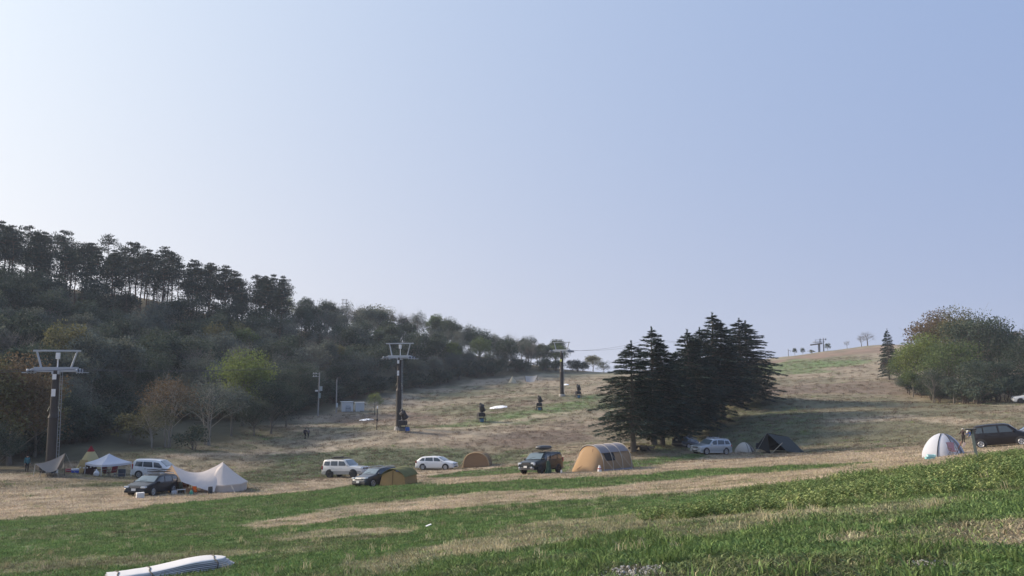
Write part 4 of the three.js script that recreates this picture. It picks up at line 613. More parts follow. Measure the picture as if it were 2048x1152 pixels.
const ESTATE = { L: 4.7, W: 1.78, H: 1.5, wheel: [-1.3, 1.38, 0.33], colour: paint([0.012, 0.014, 0.02]), top: [[-2.35, 0.78], [-2.3, 0.95], [-1.95, 1.36], [-1.7, 1.45], [-0.6, 1.5], [0.25, 1.46], [0.5, 1.38], [1.2, 0.98], [1.5, 0.94], [2.15, 0.78], [2.35, 0.58]], belt: [[-2.35, 0.76], [-2.1, 0.95], [0.9, 0.92], [1.3, 0.89], [2.15, 0.72], [2.35, 0.52]],
  windows: [[[-1.85, 1.0], [-1.15, 0.98], [-1.15, 1.32], [-1.6, 1.32]], [[-1.05, 0.98], [-0.12, 0.97], [-0.2, 1.37], [-1.05, 1.36]], [[0.0, 0.97], [0.95, 0.95], [0.42, 1.30], [-0.08, 1.37]]], doors: door2(-1.1, -0.04, 1.0, 0.32, 0.91), screen: [1.18, 0.52], back: [-2.26, -1.98], mirror: [0.85, 0.98], lamp: [0.24, 0.68, 0.5, 0.13], tail: [0.9, 0.25, 0.12], nose: 0.6, grille: 0.12, rails: [-1.5, 0.2] };
const rackExtra = (o, { H }) => { part('roof_rack', [box(1.5, 0.05, 0.05, -0.55, H + 0.16, 0.45), box(1.5, 0.05, 0.05, -0.55, H + 0.16, -0.45), ...[-1.2, -0.85, -0.5, -0.15, 0.15].map((x) => box(0.05, 0.05, 0.95, x, H + 0.16, 0)), box(1.5, 0.04, 0.04, -0.55, H + 0.3, 0.48), box(1.5, 0.04, 0.04, -0.55, H + 0.3, -0.48), box(0.04, 0.04, 0.96, -1.3, H + 0.3, 0), box(0.04, 0.04, 0.96, 0.2, H + 0.3, 0)], TRIM, o); };
const OFFROAD = { L: 4.75, W: 1.82, H: 1.84, clear: 0.36, wheel: [-1.35, 1.42, 0.4], tumble: 0.86, rim: RIM_DARK, colour: paint([0.66, 0.66, 0.64]), lower: paint([0.32, 0.33, 0.33]), cladding: 0.34, top: [[-2.375, 1.0], [-2.33, 1.15], [-2.2, 1.72], [-2.05, 1.82], [-1, 1.84], [0.15, 1.82], [0.4, 1.75], [0.95, 1.20], [1.15, 1.16], [2.15, 1.06], [2.375, 0.8]], belt: [[-2.375, 0.98], [-2.25, 1.2], [0.85, 1.15], [1.1, 1.12], [2.15, 1.0], [2.375, 0.74]],
  windows: [[[-2.08, 1.27], [-1.35, 1.25], [-1.35, 1.66], [-2.0, 1.66]], [[-1.22, 1.25], [-0.42, 1.23], [-0.45, 1.68], [-1.22, 1.68]], [[-0.28, 1.23], [0.66, 1.21], [0.3, 1.64], [-0.3, 1.68]]], doors: door2(-1.25, -0.35, 0.72, 0.5, 1.14), screen: [0.93, 0.42], back: [-2.3, -2.18], mirror: [0.72, 1.26], lamp: [0.16, 0.92, 0.3, 0.2], tail: [1.05, 0.4, 0.1], nose: 0.92, grille: 0.2, rails: [-1.7, 0.1], railMat: TRIM, extra: (o, { W, H }) => { part('bull_bar', [rod(V(2.5, 0.55, -0.45), V(2.5, 1.0, -0.4), 0.03), rod(V(2.5, 0.55, 0.45), V(2.5, 1.0, 0.4), 0.03), rod(V(2.5, 1.0, -0.4), V(2.5, 1.0, 0.4), 0.03)], CHROME, o); part('roof_carrier', [box(1.4, 0.04, 1.1, -0.7, H + 0.14, 0), box(0.9, 0.1, 0.5, -0.8, H + 0.21, 0.1, 0.03)], TRIM, o); } };
const CROSSOVER = { L: 4.45, W: 1.8, H: 1.55, wheel: [-1.3, 1.42, 0.35], colour: paint([0.05, 0.058, 0.07], 0.35), lower: TRIM, cladding: 0.16, top: [[-2.225, 0.85], [-2.18, 1.0], [-1.75, 1.40], [-1.5, 1.5], [-0.4, 1.55], [0.15, 1.52], [0.4, 1.44], [1.02, 1.05], [1.25, 1.0], [2.05, 0.86], [2.225, 0.62]], belt: [[-2.225, 0.82], [-2.0, 1.05], [0.8, 0.99], [1.15, 0.96], [2.05, 0.8], [2.225, 0.56]],
  windows: [[[-1.7, 1.1], [-1.1, 1.07], [-1.1, 1.38], [-1.4, 1.38]], [[-1.0, 1.07], [-0.12, 1.05], [-0.2, 1.43], [-1.0, 1.42]], [[0.0, 1.05], [0.82, 1.03], [0.34, 1.36], [-0.08, 1.43]]], doors: door2(-1.05, -0.05, 0.92, 0.4, 0.98), screen: [1.0, 0.42], back: [-2.12, -1.78], mirror: [0.75, 1.07], lamp: [0.2, 0.8, 0.36, 0.13], tail: [0.98, 0.2, 0.12], nose: 0.74, grille: 0.15, grilleMat: CHROME, rails: [-1.4, 0.1] };
const HATCH = { ...CROSSOVER, L: 4.4, W: 1.74, H: 1.46, clear: 0.17, wheel: [-1.28, 1.36, 0.31], colour: paint([0.76, 0.77, 0.78]), lower: undefined, top: [[-2.2, 0.75], [-2.15, 0.92], [-1.72, 1.30], [-1.45, 1.40], [-0.35, 1.46], [0.25, 1.43], [0.5, 1.36], [1.18, 0.96], [1.45, 0.92], [2.05, 0.76], [2.2, 0.56]], belt: [[-2.2, 0.72], [-2.0, 0.96], [0.9, 0.9], [1.3, 0.87], [2.05, 0.70], [2.2, 0.5]], windows: [[[-1.7, 1.0], [-1.1, 0.98], [-1.1, 1.28], [-1.4, 1.28]], [[-1.0, 0.98], [-0.1, 0.96], [-0.18, 1.34], [-1.0, 1.33]], [[0.02, 0.96], [0.95, 0.93], [0.42, 1.28], [-0.06, 1.34]]], doors: door2(-1.05, -0.03, 0.98, 0.3, 0.89), screen: [1.16, 0.52], back: [-2.08, -1.74], mirror: [0.88, 0.97], lamp: [0.22, 0.68, 0.44, 0.12], tail: [0.86, 0.22, 0.12], nose: 0.6, grille: 0.1, grilleMat: TRIM, rails: null };
delete HATCH.lower;
const BOXVAN = { L: 4.6, W: 1.8, H: 1.82, clear: 0.34, wheel: [-1.35, 1.4, 0.37], tumble: 0.86, rim: RIM_DARK, colour: paint([0.012, 0.017, 0.018]), top: [[-2.3, 1.0], [-2.27, 1.2], [-2.12, 1.70], [-1.95, 1.80], [-0.8, 1.82], [0.3, 1.80], [0.6, 1.72], [1.2, 1.20], [1.45, 1.14], [2.1, 1.02], [2.3, 0.85]], belt: [[-2.3, 0.96], [-2.2, 1.18], [1.1, 1.12], [1.4, 1.08], [2.1, 0.96], [2.3, 0.8]],
  windows: [[[-2.0, 1.25], [-1.3, 1.23], [-1.3, 1.64], [-1.92, 1.64]], [[-1.18, 1.23], [-0.2, 1.21], [-0.25, 1.66], [-1.18, 1.66]], [[-0.08, 1.21], [0.92, 1.18], [0.5, 1.60], [-0.12, 1.66]]], doors: door2(-1.2, -0.14, 0.98, 0.48, 1.11), screen: [1.18, 0.62], back: [-2.24, -2.1], mirror: [1.0, 1.25], lamp: [0.14, 0.86, 0.24, 0.24], tail: [1.15, 0.4, 0.1], nose: 0.82, grille: 0.3, rails: [-1.6, 0.3], railMat: TRIM, bumper: mat([0.25, 0.25, 0.26], 0.5, { metalness: 0.4 }), extra: (o, { H }) => { const g = new THREE.SphereGeometry(1, 28, 16), a = g.attributes.position; for (let i = 0; i < a.count; i++) { const x = a.getX(i), y = a.getY(i), z = a.getZ(i), s = (v, p) => Math.sign(v) * Math.abs(v) ** p; a.setXYZ(i, s(x, 0.7) * 0.95 * 1, s(y, 0.8) * (y > 0 ? 0.22 : 0.14), s(z, 0.6) * 0.42); } g.computeVertexNormals(); part('roof_box', g.translate(-0.3, H + 0.34, -0.1), mat([0.075, 0.078, 0.08], 0.45), o); part('roof_bars', [box(0.05, 0.06, 1.2, -0.9, H + 0.16, 0), box(0.05, 0.06, 1.2, 0.2, H + 0.16, 0)], TRIM, o); for (const s of [1, -1]) part('fog_lamp', new THREE.SphereGeometry(0.07, 10, 8).translate(2.36, 0.58, s * 0.62), LENS, o); } };
const SOFTROADER = { ...CROSSOVER, L: 4.5, W: 1.77, H: 1.67, colour: paint([0.40, 0.45, 0.50], 0.4), lower: paint([0.55, 0.57, 0.59], 0.2), cladding: 0.14, top: [[-2.25, 0.92], [-2.2, 1.05], [-1.98, 1.52], [-1.85, 1.62], [-0.6, 1.67], [0.15, 1.64], [0.4, 1.56], [1.0, 1.08], [1.25, 1.02], [2.05, 0.92], [2.25, 0.66]], belt: [[-2.25, 0.9], [-2.1, 1.08], [0.8, 1.03], [1.15, 0.99], [2.05, 0.86], [2.25, 0.6]], windows: [[[-1.9, 1.13], [-1.2, 1.11], [-1.2, 1.50], [-1.72, 1.50]], [[-1.08, 1.11], [-0.16, 1.09], [-0.22, 1.54], [-1.08, 1.53]], [[-0.02, 1.09], [0.8, 1.07], [0.36, 1.46], [-0.08, 1.54]]], doors: door2(-1.12, -0.09, 0.9, 0.4, 1.02), screen: [0.98, 0.42], back: [-2.17, -2.0], mirrorMat: paint([0.6, 0.63, 0.66], 0.3), mirror: [0.74, 1.13], rails: [-1.7, 0.1] };
const KEI = { L: 3.4, W: 1.48, H: 1.6, clear: 0.17, wheel: [-1.2, 1.22, 0.28], tumble: 0.85, colour: paint([0.012, 0.010, 0.012]), top: [[-1.7, 0.8], [-1.68, 1.0], [-1.5, 1.46], [-1.35, 1.55], [-0.6, 1.6], [0.35, 1.58], [0.62, 1.50], [1.1, 1.06], [1.3, 0.98], [1.58, 0.86], [1.7, 0.6]], belt: [[-1.7, 0.78], [-1.6, 1.0], [0.95, 0.95], [1.2, 0.92], [1.58, 0.78], [1.7, 0.54]],
  windows: [[[-1.42, 1.03], [-0.98, 1.02], [-0.98, 1.40], [-1.3, 1.38]], [[-0.9, 1.02], [-0.06, 1.0], [-0.1, 1.45], [-0.9, 1.42]], [[0.05, 1.0], [0.9, 0.98], [0.52, 1.40], [0.02, 1.45]]], doors: door2(-0.92, 0.0, 0.92, 0.28, 0.94), screen: [1.08, 0.64], back: [-1.64, -1.49], mirror: [0.88, 1.04], lamp: [0.16, 0.72, 0.3, 0.18], tail: [1.0, 0.42, 0.09], nose: 0.6, grille: 0.1 };
parked(MINIVAN, 327, 84, 26, 'white minivan parked behind the black estate and the cream tarp');
parked({ ...ESTATE, extra: rackExtra }, 320, 60, 122, 'black estate car with a basket roof rack beside the cream tarp');
parked(OFFROAD, 698, 82, 33, 'silver boxy off-road car with roof carrier behind the grey crossover');
parked(CROSSOVER, 760, 69, 134, 'dark grey crossover parked against the orange tent');
parked(HATCH, 876, 88, 22, 'white hatchback left of the brown dome tent');
parked(BOXVAN, 1082, 68.5, 124, 'black boxy van with a roof box beside the big tunnel tent');
parked({ ...ESTATE, colour: paint([0.045, 0.055, 0.075], 0.35), lower: paint([0.16, 0.15, 0.14]), cladding: 0.2, H: 1.5 }, 1374, 94, -48, 'dark blue estate car seen from behind under the conifers');
parked(SOFTROADER, 1416, 86, 138, 'pale silver blue SUV in front of the dark estate by the conifers');
parked(KEI, 1990, 56, 2, 'small black hatchback seen side on near the right edge');
parked({ ...HATCH, colour: paint([0.30, 0.31, 0.33], 0.4) }, 2060, 68, 165, 'grey car half out of frame behind the small black hatchback');
parked({ ...OFFROAD, colour: paint([0.7, 0.71, 0.72]), lower: paint([0.66, 0.67, 0.68]) }, 2052, 121, 170, 'white car at the right edge under the grove');
parked({ ...HATCH, colour: paint([0.16, 0.035, 0.045], 0.2) }, 1775, 200, 62, 'small dark red car high on the slope beside the grove');

// ---------------------------------------------------------------- tents and tarps
const weave = grainTexture(128, 5, (px, n, r) => { for (let y = 0; y < n; y++) for (let x = 0; x < n; x++) { const v = 128 + 70 * fbm(x / n * 6, y / n * 6, 3, 31) + 25 * (r() - 0.5); px.set([v, v, v, 255], (y * n + x) * 4); } });
const cloth = (rgb, t = 0.22) => phys(rgb, 0.9, { side: THREE.DoubleSide, transmission: t, thickness: 0, specularIntensity: 0.2, bumpMap: weave, bumpScale: 0.02 });
const CREAM = cloth([0.76, 0.70, 0.66], 0.3), WHITE_CLOTH = cloth([0.76, 0.77, 0.80], 0.25), TAN = cloth([0.46, 0.31, 0.18], 0.25), TAN_DULL = cloth([0.34, 0.25, 0.16], 0.15), GREY_CLOTH = cloth([0.24, 0.24, 0.27], 0.1), POLE = mat([0.55, 0.54, 0.5], 0.5, { metalness: 0.4 }), DARK_POLE = mat([0.06, 0.055, 0.05], 0.6);
const bilinear = (A, B, C, D, u, v) => A.clone().lerp(B, u).lerp(D.clone().lerp(C, u), v);
// four corned sheet that sags between its edges and ripples a little
const sail = (A, B, C, D, sag = 0, edge = 0, n = 14, m = 10, seed = 1) => sheetGeometry(n, m, (u, v) => { const p = bilinear(A, B, C, D, u, v); p.y -= sag * 16 * u * (1 - u) * v * (1 - v) + edge * 4 * u * (1 - u); p.y += 0.025 * noise(u * 5 + seed, v * 4) * (u * (1 - u) * 4); p.z += 0.02 * noise(u * 4, v * 6 + seed); return p; });
const camp = (name, px, z, label, category, turn = 0, group) => { const p = spot(px, z); return thing(name, label, category, p, -azimuth(p) + turn, group); };
const fall = (o, x, z) => { const c = Math.cos(o.rotation.y), s = Math.sin(o.rotation.y); return height(o.position.x + c * x + s * z, o.position.z - s * x + c * z) - o.position.y; };   // ground level at a local spot
const peg = (o, a, b, z, up) => V(a, fall(o, a, z) + up, z);
function guy(o, a, b) { return part('guy_rope', rod(a, b, 0.008, 0.008, 4), POLE, o); }
// cream bell tent and the tarp drawn out from it
{
  const o = camp('bell_tent', 457, 64.8, 'cream bell tent with low vertical wall at the right end of the cream tarp', 'tent'), H = 2.15, R = 1.9, wall = 0.62, N = 8;
  part('roof', sheetGeometry(N * 4, 10, (u, v) => { const a = u * 6.2832, k = (u * N) % 1, r = R * (1 - 0.07 * Math.sin(Math.PI * k)), t = 1 - v; return V(Math.cos(a) * r * t + 0.0, lerp(H, wall, t) - 0.08 * Math.sin(Math.PI * t), Math.sin(a) * r * t); }), CREAM, o);
  part('wall', sheetGeometry(N * 4, 3, (u, v) => { const a = u * 6.2832, k = (u * N) % 1, r = R * (0.97 - 0.05 * Math.sin(Math.PI * k)), x = Math.cos(a) * r, z = Math.sin(a) * r; return V(x, lerp(fall(o, x, z) - 0.03, wall, v), z); }), cloth([0.66, 0.60, 0.55], 0.2), o);
  part('hem', sheetGeometry(N * 4, 1, (u, v) => { const a = u * 6.2832, k = (u * N) % 1, r = R * (1.005 - 0.07 * Math.sin(Math.PI * k)); return V(Math.cos(a) * r, wall - 0.10 * v + 0.02, Math.sin(a) * r); }), CREAM, o);
  part('pole', rod(V(0, fall(o, 0, 0), 0), V(0, H + 0.05, 0), 0.03), DARK_POLE, o); for (let k = 0; k < 6; k++) { const a = k * 1.047 + 0.2, x = Math.cos(a), z = Math.sin(a); guy(o, V(x * R, wall, z * R), V(x * 2.9, fall(o, x * 2.9, z * 2.9), z * 2.9)); }
  const t = camp('tarp', 402, 63.5, 'cream tarp stretched from the bell tent, open towards the camera', 'tarp'), P1 = V(-1.72, 2.12, 0), P2 = V(2.12, 2.12, -1.2), F1 = V(-0.95, 1.02, 1.6), F2 = V(1.42, 0.12, 1.75), B1 = V(-1.2, 0.9, -1.8), B2 = V(1.4, 0.5, -1.8), L1 = V(-2.85, 0.92, 0.75), L2 = V(-2.6, 0.9, -0.9);
  part('front_panel', sheetGeometry(20, 12, (u, v) => { const p = bilinear(P1, P2, F2, F1, u, v); p.y -= (1 - v * 0.92) * 0.72 * Math.sin(Math.PI * u); p.z += 0.2 * Math.sin(Math.PI * v) * Math.sin(Math.PI * u); p.y += 0.03 * noise(u * 6, v * 4, 3); return p; }), CREAM, t);
  part('back_panel', sheetGeometry(20, 12, (u, v) => { const p = bilinear(P1, P2, B2, B1, u, v); p.y -= (1 - v * 0.6) * 0.72 * Math.sin(Math.PI * u) * (1 - 0.2 * v); return p; }), CREAM, t);
  part('end_panel', [sail(P1.clone().add(V(0, 0.003, 0)), P1.clone().add(V(0.002, 0.003, 0.002)), F1, L1, 0.05), sail(P1.clone().add(V(-0.003, 0.003, 0)), P1.clone().add(V(-0.004, 0.003, 0.002)), L1, L2, 0.03), sail(P1.clone().add(V(-0.003, 0.004, -0.002)), P1.clone().add(V(-0.002, 0.004, -0.004)), L2, B1, 0.03)], cloth([0.72, 0.52, 0.33], 0.4), t);  // same cream cloth; warm sunlight on the end is painted into its colour
  part('pole', rod(V(-1.72, fall(t, -1.72, 0), 0), P1.clone().add(V(0, 0.05, 0)), 0.028), DARK_POLE, t); for (const c of [F1, L1, L2, B1]) part('corner_pole', rod(V(c.x * 1.08, fall(t, c.x * 1.08, c.z * 1.2), c.z * 1.2), c, 0.022), POLE, t); guy(t, F2, V(1.5, fall(t, 1.5, 2.1), 2.1)); guy(t, L1, V(-3.5, fall(t, -3.5, 1.5), 1.5));
}
// tipi with red tip
{
  const o = camp('tipi_tent', 195, 81, 'pale yellow tipi tent with a red tip behind the white canopy', 'tent'), H = 3.0, R = 1.72, yel = cloth([0.62, 0.54, 0.30], 0.35), red = cloth([0.30, 0.03, 0.045], 0.3), ring = (u, t) => { const a = (u * 5.15 - 4.1) , r = R * t * (1 - 0.05 * Math.sin(Math.PI * ((u * 6) % 1))); return V(Math.cos(a) * r, H * (1 - t), Math.sin(a) * r); };
  part('cover', sheetGeometry(36, 12, (u, v) => { const p = ring(u, lerp(1, 0.2, v)); if (v === 0) p.y = fall(o, p.x, p.z); return p; }), yel, o); part('red_tip', sheetGeometry(24, 4, (u, v) => { const a = u * 6.2832, t = lerp(0.21, 0.005, v); return V(Math.cos(a) * R * t, H * (1 - t) + 0.01, Math.sin(a) * R * t); }), red, o);
  part('upper_front', sheetGeometry(10, 6, (u, v) => { const a = 1.02 + 1.16 * u, t = lerp(0.62, 0.205, v); return V(Math.cos(a) * R * t, H * (1 - t), Math.sin(a) * R * t); }), yel, o);
  part('door_flap', [sail(V(-0.2, 1.6, 0.85), V(-0.9, 1.75, 1.5), V(-1.25, 0.1, 1.9), V(-0.75, 0.0, 1.4), 0.02)], cloth([0.50, 0.38, 0.19], 0.3), o); part('dark_inner_cone', sheetGeometry(24, 6, (u, v) => { const a = u * 6.2832, t = lerp(0.8, 0.25, v); return V(Math.cos(a) * R * t, Math.max(0.03, (H - 0.45) * (1 - t) - 0.35), Math.sin(a) * R * t - 0.1); }), cloth([0.05, 0.022, 0.022], 0.02), o); part('pole', rod(V(0, fall(o, 0, 0), 0), V(0, H, 0), 0.035), DARK_POLE, o); part('groundsheet', box(2.2, 0.03, 1.9, 0, 0.02, 0.2), mat([0.12, 0.02, 0.025], 0.9), o);  // dark inner cone added so the tipi opening looks shaded
  const s = new Soup(); s.limb([V(-0.9, 1.2, 1.62), V(-0.2, 1.02, 1.6), V(0.9, 1.05, 1.5)], [0.008, 0.008, 0.008], 4); const bunting = part('bunting', s.geometry(), DARK_POLE, o); for (let k = 0; k < 6; k++) part('flag', box(0.13, 0.13, 0.01, -0.85 + k * 0.3, 1.0 - 0.05 * Math.sin(k), 1.62), PAINT_WHITE, bunting);
}
// pop up canopy
{
  const o = camp('pop_up_canopy', 231, 79, 'white pop up canopy on four legs over a camp kitchen', 'canopy', 0.5), a = 1.5, e = 1.45, h = 2.3, c = [V(-a, e, a), V(a, e, a), V(a, e, -a), V(-a, e, -a)], cw = cloth([0.70, 0.73, 0.82], 0.3);
  c.forEach((p, k) => { const q = c[(k + 1) % 4], top = V(0, h, 0), r = part('roof_panel', sheetGeometry(10, 8, (u, v) => { const b = p.clone().lerp(q, u); b.y -= 0.06 * Math.sin(Math.PI * u) * (1 - v); return b.lerp(top, v * 0.999).add(V(0, -0.10 * Math.sin(Math.PI * v), 0)); }), cw, o); part('valance', sheetGeometry(10, 1, (u, v) => { const b = p.clone().lerp(q, u).multiplyScalar(1.004); b.y = e - 0.06 * Math.sin(Math.PI * u) - 0.2 * v; return b; }), cw, r); part('leg', rod(V(p.x, fall(o, p.x, p.z), p.z), V(p.x * 0.99, e + 0.02, p.z * 0.99), 0.028), PAINT_WHITE, o); });
}
// grey tarp at the far left
{
  const o = camp('tarp', 116, 73, 'small grey brown tarp on two poles at the far left of the camp', 'tarp'), A = V(-1.15, 1.15, 0.4), B = V(1.15, 1.95, 0.1), C = V(0.55, 0.62, 1.3), D = V(-0.55, 0.68, 1.3), g = cloth([0.30, 0.27, 0.24], 0.15); part('sheet', [sail(A, B, C, D, 0.05, 0.22), sail(B.clone().add(V(0, 0.002, 0)), A.clone().add(V(0, 0.002, 0)), V(-0.8, 0.4, -1.4), V(1.0, 0.5, -1.4), 0.05, 0.2)], g, o); part('pole', rod(V(-1.25, fall(o, -1.25, 0.4), 0.4), A, 0.022), POLE, o); part('pole', rod(V(1.2, fall(o, 1.2, 0.1), 0.1), B, 0.025), DARK_POLE, o); guy(o, B, V(2.2, fall(o, 2.2, 0.1), 0.1)); guy(o, C, V(0.7, fall(o, 0.7, 2), 2)); guy(o, D, V(-0.8, fall(o, -0.8, 2), 2));
}
// orange hut tent with green fly
{
  const o = camp('hut_tent', 803, 67.5, 'orange hut tent with an olive green roof beside the grey crossover', 'tent', -0.5), w = 1.02, d = 1.05, e = 0.98, h = 1.45, or = cloth([0.54, 0.345, 0.165], 0.3), f = (x, z) => fall(o, x, z) - 0.02, base = [[-w * 1.28, d * 1.05], [w * 1.15, d * 1.05], [w * 1.15, -d], [-w * 1.28, -d]].map(([x, z]) => V(x, f(x, z), z)), eave = [V(-w, e, d), V(w, e, d), V(w, e, -d), V(-w, e, -d)];
  part('front_wall', sheetGeometry(14, 8, (u, v) => { const p = bilinear(base[0], base[1], eave[1], eave[0], u, v); p.z += 0.04 * Math.sin(v * 3.1) * noise(u * 3, v * 2, 1) ; p.y += v * 0.40 * (1 - Math.abs(u * 2 - 1)); return p; }), or, o);
  part('zip', rod(V(-0.06, 0.05, d * 1.06), V(-0.02, 1.3, d * 1.01), 0.02, 0.02, 5), mat([0.16, 0.08, 0.03], 0.8), o);
  [[1, 2], [2, 3], [3, 0]].forEach(([a, b]) => part('side_wall', sail(base[a], base[b], eave[b], eave[a], 0), cloth([0.42, 0.29, 0.14], 0.25), o));  // side cloth darker than the front: shade painted into the colour
  part('roof', sheetGeometry(18, 12, (u, v) => { const x = (u * 2 - 1) * w * 1.12, z = lerp(d * 1.12, -d * 1.1, v), k = Math.abs(u * 2 - 1); return V(x, e + 0.50 * (1 - Math.pow(k, 1.7)) - 0.14 * Math.pow(k, 6) + 0.05 * noise(u * 4, v * 4, 8) + 0.02, z); }), cloth([0.15, 0.155, 0.075], 0.06), o);
}
function hoopTent(o, R, H, L, mats, front, back) {   // arched tunnel along x, front end towards -x
  const at2 = (t, x, k = 1) => { const a = Math.PI * t, c = Math.cos(a), s = Math.sin(a); return V(x, Math.max(0, H * k * Math.pow(s, 0.78)), R * k * Math.sign(c) * Math.pow(Math.abs(c), 0.85)); };
  return { at2, body: (x0, x1, n = 10) => sheetGeometry(24, n, (u, v) => { const x = lerp(x0, x1, v), p = at2(u, x, 1 - 0.03 * Math.sin(Math.PI * v * 3) ** 2); if (u === 0 || u === 1) p.y = fall(o, p.x, p.z) - 0.03; return p; }), cap: (x0, len, k = 1) => sheetGeometry(24, 8, (u, v) => { const p = at2(u, x0 - len * (1 - Math.pow(1 - v, 1)), 1); p.z *= 1 - 0.45 * v; p.y *= Math.pow(1 - v, 0.9); p.x = x0 - len * v; if (v === 1 || u === 0 || u === 1) p.y = fall(o, p.x, p.z) - 0.03; return p; }) };
}
{ // brown dome
  const o = camp('dome_tent', 957, 89.5, 'brown arched dome tent standing alone right of the white hatchback', 'tent', 1.35), t = hoopTent(o, 1.42, 1.58, 2.4); part('body', t.body(-0.9, 0.9), TAN_DULL, o); part('front_panel', sheetGeometry(24, 6, (u, v) => { const p = t.at2(u, -0.9, 1); return V(-0.9 - 0.12 * Math.sin(v * 1.57) - 0.0, lerp(p.y, fall(o, -1, 0), v) , p.z * (1 - v * 0.02)); }), cloth([0.30, 0.19, 0.11], 0.12), o); part('back_panel', sheetGeometry(24, 6, (u, v) => { const p = t.at2(u, 0.9, 1); return V(0.9 + 0.5 * v, lerp(p.y, 0, v), p.z * (1 - 0.2 * v)); }), TAN_DULL, o);
  for (const x of [-0.92, 0, 0.9]) { const s = new Soup(), pts = []; for (let k = 0; k <= 20; k++) pts.push(t.at2(k / 20, x, 1.02)); s.limb(pts, pts.map(() => x < -0.5 ? 0.07 : 0.02), 6); part(x < -0.5 ? 'front_hoop' : 'hoop', s.geometry(), x < -0.5 ? cloth([0.50, 0.36, 0.22]) : TAN_DULL, o); } guy(o, V(-0.9, 0.8, 1.3), V(-1.2, fall(o, -1.2, 2.2), 2.2)); guy(o, V(-0.9, 0.8, -1.3), V(-1.2, fall(o, -1.2, -2.2), -2.2));
}
{ // the large tunnel tent
  const o = camp('tunnel_tent', 1197, 71, 'large tan tunnel tent with grey roof beside the black boxy van', 'tent', 0.8), t = hoopTent(o, 1.62, 2.22, 4.4), roof = cloth([0.27, 0.26, 0.28], 0.12);
  part('side_wall', t.body(-1.2, 2.3, 14), cloth([0.34, 0.25, 0.16], 0.18), o);
  part('roof', sheetGeometry(16, 12, (u, v) => t.at2(lerp(0.24, 0.76, u), lerp(-1.28, 2.25, v), 1.025 + 0.01 * noise(u * 5, v * 5))), roof, o);
  part('front_panel', sheetGeometry(24, 10, (u, v) => { const p = t.at2(u, -1.2, 1.0), k = v; return V(-1.2 - 1.35 * Math.pow(k, 1.1) * (0.55 + 0.45 * Math.sin(Math.PI * u)), u === 0 || u === 1 || v === 1 ? fall(o, p.x, p.z) - 0.03 : p.y * (1 - k) + 0.06 * Math.sin(Math.PI * k), p.z * (1 - 0.12 * k)); }), TAN, o);
  part('front_zip', rod(V(-1.32, 1.98, 0.45), V(-2.15, 0.1, 0.85), 0.018, 0.018, 4), mat([0.12, 0.06, 0.03], 0.8), o); part('flap_seam', rod(V(-1.45, 1.5, 0.9), V(-2.45, 0.25, -0.4), 0.016, 0.016, 4), mat([0.12, 0.06, 0.03], 0.8), o);
  part('mesh_window', sheetGeometry(8, 8, (u, v) => t.at2(lerp(0.12, 0.24, v), lerp(-0.85, 0.35, u), 1.012)), mat([0.02, 0.02, 0.024], 0.8, { side: THREE.DoubleSide }), o);
  for (const x of [-1.22, -0.05, 1.15, 2.3]) { const s = new Soup(), pts = []; for (let k = 0; k <= 24; k++) pts.push(t.at2(k / 24, x, 1.035)); s.limb(pts, pts.map(() => 0.028), 6); part('hoop', s.geometry(), mat([0.45, 0.42, 0.37], 0.6), o); }
  part('back_panel', sheetGeometry(24, 8, (u, v) => { const p = t.at2(u, 2.3, 1.0); return V(2.3 + 0.9 * v, u === 0 || u === 1 || v === 1 ? fall(o, p.x, p.z) - 0.03 : p.y * (1 - v), p.z * (1 - 0.2 * v)); }), TAN_DULL, o); part('mud_skirt', [0, 1].map((s) => sheetGeometry(20, 1, (u, v) => { const x = lerp(-1.2, 2.3, u), z = (s ? -1 : 1) * (1.63 + 0.12 * v); return V(x, fall(o, x, z) + 0.16 * (1 - v), z); })), GREY_CLOTH, o);
  for (const [x, z] of [[-0.05, 1], [1.15, 1], [2.3, 1], [-1.2, 1]]) guy(o, V(x, 1.5, z * 1.5), V(x + 0.3, fall(o, x + 0.3, z * 2.6), z * 2.6)); guy(o, V(-1.3, 1.9, -0.6), V(-3.2, fall(o, -3.2, -0.9), -0.9));
}
function domeTent(o, R, D, H, m, ribs, rib, open) {
  const f = (a, t) => { const c = Math.pow(Math.max(0, 1 - t * t), 0.5) * (0.82 + 0.18 * (1 - t)); return V(Math.cos(a) * R * c, H * t, Math.sin(a) * D * c); };
  part('fly', sheetGeometry(40, 12, (u, v) => { const a = open[0] + u * (6.2832 - open[1]), p = f(a, v * 0.985); p.multiplyScalar(1 - 0.035 * Math.abs(Math.sin(a * 2)) * (1 - v)); if (v === 0) p.y = fall(o, p.x, p.z) - 0.02; return p; }), m, o);
  for (const a of ribs) { const s = new Soup(), pts = []; for (let k = 0; k <= 16; k++) pts.push(f(a, k / 16 * 0.97).multiplyScalar(1.012)); s.limb(pts, pts.map(() => rib), 6); part('pole_sleeve', s.geometry(), mat([0.035, 0.04, 0.05], 0.8), o); }
  return f;
}
